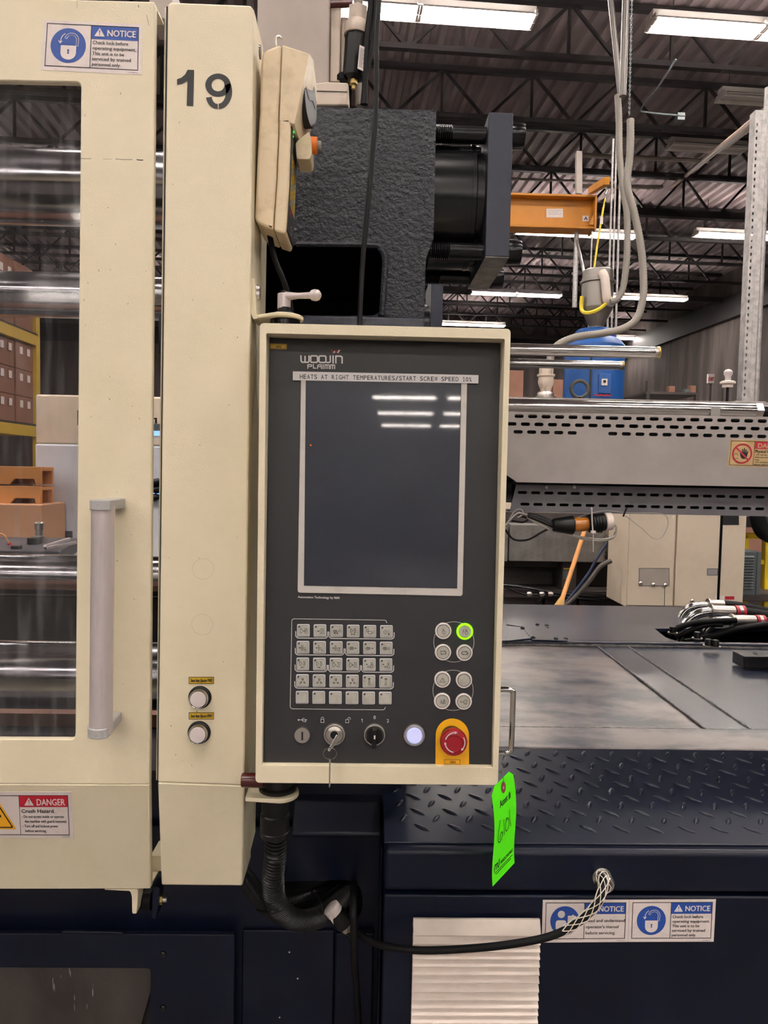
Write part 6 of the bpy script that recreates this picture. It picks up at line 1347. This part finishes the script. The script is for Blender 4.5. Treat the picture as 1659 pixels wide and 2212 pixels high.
obj('door_panel', MB().box((W(1292, 860, NY-.2).x, NY-.205, W(1292, 850, NY-.2).z), (W(1321, 805, NY-.2).x, NY-.19, W(1321, 808, NY-.2).z)), 'bluebin', dr, bevel=.003)
obj('latch_plate', MB().box((W(1300, 830, NY-.22).x, NY-.215, W(1300, 832, NY-.22).z), (W(1313, 818, NY-.22).x, NY-.206, W(1313, 818, NY-.22).z)), 'label', dr); p_ = W(1306, 824, NY-.216); obj('latch', MB().lathe(p_, (0, -1, 0), [(.012, 0), (.010, .008), (0, .008)], n=14), 'black', dr)
obj('seam', MB().box((W(1275, 900, NY-.2).x, NY-.2, W(1275, 880, NY-.2).z), (W(1276.5, 760, NY-.2).x, NY-.183, W(1276, 770, NY-.2).z)), 'ink', dr)
ck = yplane(NY-.225); b = MB(); [ck.line(b, [(1284+4*i, 853+(i % 2)), (1287+4*i, 853+(i % 3))], 3, .002) for i in range(9)]; obj('red_marking', b, 'red_fit', dr)
g3 = T('glass_feed_tube', 'pale feed tube with steel collars to the left of the blue dryer', 'feeder', W(1180, 860, NY-.4)); GY3 = NY-.5; k3 = GY3/F; tz = lambda y: W(1180, y, GY3).z; tx = W(1180, 800, GY3).x
obj('tube', MB().lathe((tx, GY3, tz(795)), (0, 0, -1), [(15*k3, 0), (15*k3, tz(795)-tz(808)), (19*k3, tz(795)-tz(809)), (19*k3, tz(795)-tz(813)), (16*k3, tz(795)-tz(814)), (17*k3, tz(795)-tz(826)), (15*k3, tz(795)-tz(833)), (11*k3, tz(795)-tz(842)), (11*k3, tz(795)-tz(848))], n=28), 'beige_dirty', g3)
obj('flange', MB().lathe((tx, GY3, tz(847)), (0, 0, -1), [(16*k3, 0), (18*k3, .01), (18*k3, .03), (22*k3, .035), (22*k3, .05)], n=28), 'steel', g3); obj('feed_stand', MB().cyl((tx, GY3, tz(847)-.051), (tx, GY3, 0), .08, n=20), 'press_dark', g3)
for pts, Y_, r_, lb in (([(1334, 205), (1337, 260), (1338, 330), (1345, 400), (1354, 460), (1355, 530), (1352, 580), (1346, 620), (1335, 645), (1318, 653)], 5.8, 7.2, 'ribbed grey vacuum hose ending at the steel hopper side'),
                       ([(1362, 258), (1361, 330), (1355, 400), (1370, 460), (1384, 530), (1390, 600), (1388, 650), (1374, 690), (1345, 710), (1300, 720), (1245, 728), (1205, 745), (1190, 770), (1184, 795)], 5.5, 8.2, 'long ribbed grey vacuum hose sweeping down in front of the blue dryer')):
    P_ = resample(spline([W(x, y, Y_) for x, y in pts], 10), .011); rr_ = r_*Y_/F
    o = obj('vacuum_hose', MB().tube(P_, rr_, n=14, rf=lambda i: rr_*(1.0 if i % 2 else .9)), 'hose_grey', angle=60); tag(o, lb, 'hose')
for i, (p_, q_, Y_, w_) in enumerate((((1313, -60), (1340, 205), 5.9, 6), ((1354, -60), (1345, 208), 5.7, 7.5), ((1322, 0), (1326, 130), 5.95, 8))):
    if i == 2: continue
    o = obj('vacuum_pipe', MB().cyl(W(*p_, Y_), W(*q_, Y_), w_*Y_/F, n=18), 'pipe_steel'); tag(o, ['slanting steel vacuum pipe coming from the roof, left of the upright one', 'upright steel vacuum pipe coming from the roof, top of a grey hose'][i], 'pipe')
chn = T('hoist_chain', 'thin hoist chain hanging beside the upright vacuum pipe', 'chain', W(1362, 250, 5.6)); a_, c_ = W(1366, -40, 5.6), W(1359, 250, 5.6); nn_ = 60
m = MB()
for i in range(nn_):
    p_ = a_.lerp(c_, i/nn_); q_ = a_.lerp(c_, (i+.9)/nn_); m.beam(p_, q_, .016 if i % 2 else .005, .005 if i % 2 else .016)
obj('chain_links', m, 'box_grey', chn, kind='stuff')
for i, (px_, top_, bot_, Y_, r_) in enumerate(((1322, 300, 600, 6.3, 2.2), (1330, 255, 740, 6.35, 2.0), (1338, 330, 740, 6.4, 2.4), (1277, 500, 590, 6.4, 1.6))):
    o = obj('steel_pole', MB().cyl(W(px_+(3 if top_ < 400 else 2), top_, Y_), Vector((W(px_-3, bot_, Y_).x, Y_, 0)), r_*Y_/F, n=12), 'galv'); tag(o, ['leftmost of the three thin upright poles beside the hoses', 'middle of the three thin upright poles beside the hoses', 'rightmost and thickest of the three thin upright poles', 'short thin pole just left of the yellow sling'][i], 'pole')
o = obj('steel_pole', MB().cyl(W(1246, 496, 6.69), W(1241, 664, 6.69), .022, n=12), 'galv'); tag(o, 'thick grey pole hanging down from the right end of the crane beam', 'pole')
o = obj('steel_pole', MB().cyl(W(1246, 520, 6.66), W(1262, 590, 6.12), .013, n=12), 'galv'); tag(o, 'slanting thin brace running from the crane pole to the hopper rim', 'pole')
# exit sign, beacon, table
wl = BR(0, RY1-.13, 0)
ex_ = T('exit_sign', 'small white exit sign box with red letters on the far wall', 'sign', W(1536, 820, 20)); EY_ = 20
a_, c_ = W(1529, 828, EY_), W(1544, 808, EY_); obj('sign_box', MB().box((a_.x, EY_, a_.z), (c_.x, EY_+.08, c_.z)), 'label', ex_, bevel=.01); ck = yplane(EY_-.005); b = MB(); ck.text(b, 'EXIT', 1530.5, 823, 1542.5, 8, l=.01, bold=.3); obj('lettering', b, 'red', ex_)
obj('sign_post', MB().cyl((a_.x+.09, EY_+.04, 0), (a_.x+.09, EY_+.04, a_.z), .03), 'wall_dark', ex_)
be = T('white_bulb', 'white bulb shaped handle on a pale disc above the chrome rod', 'lamp', W(1572, 862, 3.4)); LYb = 3.4; kb = LYb/F; bz = lambda y: W(1572, y, LYb).z; bx_ = W(1572, 830, LYb).x
obj('bulb', MB().lathe((bx_, LYb, bz(797)), (0, 0, -1), [(0, 0), (6*kb, .004), (9*kb, 6*kb), (9*kb, 11*kb), (6*kb, 17*kb), (6*kb, 26*kb)], n=24), 'cap_w', be)
obj('disc', MB().lathe((bx_, LYb, bz(825)), (0, 0, -1), [(12*kb, -.004), (16*kb, 0), (16*kb, 4*kb), (11*kb, 5*kb), (11*kb, 12*kb)], n=28), 'louver', be); obj('stem', MB().cyl((bx_, LYb, bz(837)), (bx_, LYb, 0), .006), 'black_steel', be)
tb = T('work_bench', 'dark low bench with odd parts near the far wall', 'bench', (4.8, 9.4, 0)); WY = 9.2
a_, c_ = W(1395, 858, WY), W(1512, 848, WY); obj('bench_top', MB().box((a_.x, WY, c_.z-.03), (c_.x, WY+.8, c_.z)), 'press_dark', tb)
for x_ in (a_.x+.03, c_.x-.03): obj('leg', MB().box((x_-.02, WY, 0), (x_+.02, WY+.04, c_.z-.03)), 'press_dark', tb)
for i, (px_, h_, m_) in enumerate(((1402, 30, 'press_dark'), (1448, 18, 'carton'), (1482, 12, 'box_grey'), (1493, 20, 'carton'))):
    p_ = W(px_, 848, WY+.3); o = T('bench_part', ['dark block at the left end of the far bench', 'brown block on the far bench middle', 'grey block near the right end of the far bench', 'brown upright block at the right end of the far bench'][i], 'block', p_); obj('body', MB().box((p_.x-.04, WY+.25, c_.z+.001), (p_.x+.04, WY+.33, c_.z+h_*WY/F)), m_, o, bevel=.004)
for i, (px_, y0_, y1_, X_) in enumerate(((1110, 800, 850, 'carton'), (1215, 820, 846, 'carton'))):
    p_ = W(px_, y1_, 9.5); o = T('stacked_box', ['brown box just right of the control panel edge', 'small brown box behind the blue dryer'][i], 'box', p_); obj('carton', MB().box((p_.x-.12, 9.5, .0), (p_.x+.12, 9.8, W(px_, y0_, 9.5).z)), X_, o, bevel=.004)

# ================================================================== BACKGROUND left, seen through the door window
RXL = W(83, 850, 8.9).x
rk = T('pallet_rack', 'yellow pallet rack with stacked cartons behind the machine, seen through the door window', 'rack', (RXL, 8.9, 0))
def upr(y): obj('upright', MB().box((RXL-.05, y-.05, 0), (RXL+.0, y+.05, 3.6 if y > 8 else 5)), 'rack_y', rk)
upr(8.9); upr(5.9); obj('upright', MB().box((RXL-1.1, 8.85, 0), (RXL-1.05, 8.95, 5)), 'rack_y', rk)
for z_ in (W(83, 738, 8.9).z, W(83, 933, 8.9).z): obj('beam', MB().box((RXL-.04, 5.95, z_-.06), (RXL+.01, 8.85, z_+.06)), 'rack_y', rk)
for z_ in (W(83, 738, 8.9).z, W(83, 933, 8.9).z): obj('cross_beam', MB().box((RXL-1.05, 8.87, z_-.05), (RXL-.06, 8.93, z_+.05)), 'rack_y', rk); obj('shelf_deck', MB().box((RXL-1.05, 5.9, z_+.061), (RXL, 8.9, z_+.085)), 'press_dark', rk)
cnt = 0
for lv_, z_ in enumerate((W(83, 738, 8.9).z+.087, W(83, 933, 8.9).z+.087, .15)):
    nst = (1, 2, 1)[lv_]
    for j in range(4):
        y_ = 8.62-j*.44
        for k_ in range(3 if lv_ == 1 else 2):
            if lv_ == 2 and k_ == 1 and j < 2: pass
            bh = .30 if lv_ == 1 else .36; z0_ = z_+k_*bh; cnt += 1
            t = T('carton_box', 'brown labelled carton on the ' + ('upper rack shelf', 'middle rack shelf', 'rack floor')[lv_] + ', ' + ('bottom', 'second', 'top')[k_] + ' row, ' + ('at the open right end', 'second from the open end', 'third from the open end', 'fourth from the open end')[j], 'carton', (RXL-.2, y_, z0_), 'cartons on the pallet rack')
            obj('carton', MB().box((RXL-.42, y_-.21, z0_), (RXL-.03-.01*(j % 2), y_+.21, z0_+bh-.005)), 'carton', t, bevel=.004)
            for q_ in (-.12, .06): obj('shipping_label', MB().box((RXL-.03, y_+q_, z0_+.17), (RXL-.027, y_+q_+.07, z0_+.25)), 'label', t)
wc = T('white_cabinet', 'pale two-tone machine cabinet behind the door window and the gap', 'cabinet', W(200, 1170, 3.9)); WCY = 3.9
a_, c_ = W(89, 1172, WCY), W(352, 857, WCY); zm = W(200, 960, WCY).z
obj('upper_body', MB().box((a_.x-.03, WCY+.01, zm), (c_.x+.1, WCY+.6, c_.z)), 'cream_far', wc, bevel=.01); obj('lower_body', MB().box((a_.x-.03, WCY, .0), (c_.x+.1, WCY+.6, zm-.002)), 'white_far', wc, bevel=.01)
obj('side_seam', MB().box((W(166, 920, WCY).x, WCY+.005, W(166, 918, WCY).z), (W(175, 920, WCY).x, WCY+.009, W(166, 886, WCY).z)), 'box_grey', wc)
ck = yplane(WCY-.001); b = MB(); ck.rect(b, 105, 1147, 157, 1162, .002); dp = obj('data_plate', b, 'box_grey', wc); b = MB(); ck.rect(b, 105, 1147, 130, 1150.5, .004); obj('plate_header', b, 'yellow_label', dp)
b = MB(); [ck.rect(b, x0_, y0_, 350, y1_, .003) for x0_, y0_, y1_ in ((322, 931, 941), (322, 1061, 1068))]; obj('blue_strip', b, 'glassblue', wc)
obj('top_rail', MB().box((W(322, 930, WCY-.02).x, WCY-.03, W(322, 930, WCY).z), (W(352, 930, WCY).x, WCY-.002, W(322, 916, WCY).z)), 'box_grey', wc)
obj('pull_handle', MB().tube([W(327, 915, WCY-.03), W(327, 904, WCY-.03), W(337, 904, WCY-.03), W(337, 915, WCY-.03)], .006, n=8), 'black', wc)
for px, py in ((334, 1045), (340, 1060), (330, 1078)): p_ = W(px, py, WCY-.03); obj('black_fitting', MB().lathe(p_-Vector((.03, 0, 0)), (1, 0, .2), [(.01, 0), (.02, .02), (.02, .05), (.01, .07)], n=12), 'black', wc)
bx_ = T('cardboard_box', 'large plain tan cardboard box behind the door window', 'box', W(40, 1190, 3.6)); a_, c_ = W(-260, 1190, 3.6), W(90, 1090, 3.6)
obj('carton', MB().box((a_.x, 3.6, .4), (c_.x, 4.4 if False else 3.88, c_.z)), 'carton_n', bx_, bevel=.006); obj('stand', MB().box((a_.x, 3.62, .0), (c_.x-.02, 3.86, .398)), 'press_dark', bx_)
for i, (y0_, y1_, lb) in enumerate(((1021, 1056, 'upper wooden tray with hand cut-out behind the door window'), (1060, 1087, 'lower wooden tray with rounded cut-out resting on the cardboard box'))):
    Yt = 3.66; a_, c_ = W(-260, y1_, Yt), W(88, y0_, Yt); zb_t = (W(-260, 1090, 3.6).z if True else 0)+.012; a_.z = zb_t + (.095 if i == 0 else 0); c_.z = a_.z+.088; t = T('wooden_tray', lb, 'tray', (a_.x+1, Yt, a_.z))
    hz_ = [(a_.x, a_.z), (W(12, 0, Yt).x, a_.z), (W(22, 0, Yt).x, a_.z+.028), (W(66, 0, Yt).x, a_.z+.028), (W(70, 0, Yt).x, a_.z), (c_.x, a_.z), (c_.x, c_.z), (a_.x, c_.z)]
    obj('front_board', MB().prism([(x_, Yt, z_) for x_, z_ in hz_], (0, .02, 0)), 'wood', t, bevel=.002); obj('rear_board', MB().box((a_.x, Yt+.13, a_.z), (c_.x, Yt+.15, c_.z-.001)), 'wood', t); obj('tray_base', MB().box((a_.x, Yt+.02, c_.z-.02), (c_.x, Yt+.13, c_.z-.005)), 'wood', t)
tt = T('inner_table', 'black work table behind the lower tie bars with tools on it', 'table', W(80, 1210, 2.6)); TYf = 2.62
zt4 = W(80, 1190, TYf).z; xr4 = W(128, 1190, TYf).x
obj('table_top', MB().prism([(-2.3, TYf, zt4), (xr4, TYf, zt4), (W(163, 1172, 3.1).x+.02, 3.1, zt4), (-2.3, 3.1, zt4)], (0, 0, -.05)), mat('table_dark', '#33333a', .5, var=(8, '#454047', .4, .7)), tt, bevel=.003)
obj('table_leg', MB().box((-1.9, TYf+.03, 0), (-1.84, TYf+.09, zt4-.051)), 'black', tt); obj('table_leg', MB().box((xr4-.08, TYf+.03, 0), (xr4-.02, TYf+.09, zt4-.051)), 'black', tt)
def onT(px, py): return HZ(px, py, zt4)
p_ = onT(85, 1172); t = T('steel_fitting', 'steel hydraulic fitting standing on the inner table', 'fitting', p_); obj('body', MB().lathe(p_+Vector((0, 0, .0005)), (0, 0, 1), [(.022, 0), (.022, .025), (.014, .027), (.014, .05), (.017, .052), (.017, .075), (.013, .08)], n=18), 'steel', t)
p_ = onT(72, 1176); t = T('black_block', 'small black block left of the steel fitting on the inner table', 'block', p_); obj('body', MB().box((p_.x-.02, p_.y-.01, zt4+.0005), (p_.x+.02, p_.y+.03, zt4+.025)), 'black', t, bevel=.002)
p_ = onT(34, 1186); t = T('red_probe', 'red and black probe lead lying on the inner table', 'probe', p_); obj('clip', MB().box((p_.x-.014, p_.y-.01, zt4+.0005), (p_.x+.014, p_.y+.02, zt4+.012)), 'black', t, bevel=.002)
obj('red_grip', MB().cyl(W(27, 1184, 2.8), W(20, 1174, 2.8), .008), 'red', t); obj('lead', MB().tube(spline([W(19, 1173, 2.8), W(12, 1160, 2.8), W(2, 1153, 2.8), W(-30, 1150, 2.8)], 6), .0025, n=8), 'wood', t)
t = T('plastic_angle', 'white angled plastic frame lying on the right end of the inner table', 'frame', onT(120, 1180))
for a_, c_ in (((100, 1184), (165, 1172)), ((96, 1180), (150, 1164)), ((100, 1185), (97, 1179))): obj('bar', MB().beam(HZ(*a_, zt4+.008), HZ(*c_, zt4+.02), .009), 'cap_w', t)
o = obj('green_cord', MB().tube(spline([W(70, 1520, 1.75), W(82, 1555, 1.75), (W(104, 1595, 1.75)), W(112, 1640, 1.8)], 8), .0055, n=10), mat('teal_cord', '#155058', .5)); tag(o, 'dark teal cord at the bottom of the door window', 'cord')
xm = pxl-.004
obj('bed_channel', MB().box((-2.3, 1.66, zt+.101), (xm, 2.3, zt+.13)), 'carton', mp_); obj('lower_block', MB().box((-2.3, 2.54, W(90, 1420, 2.6).z), (xm, 2.58, W(90, 1212, 2.6).z)), 'dark', mp_)
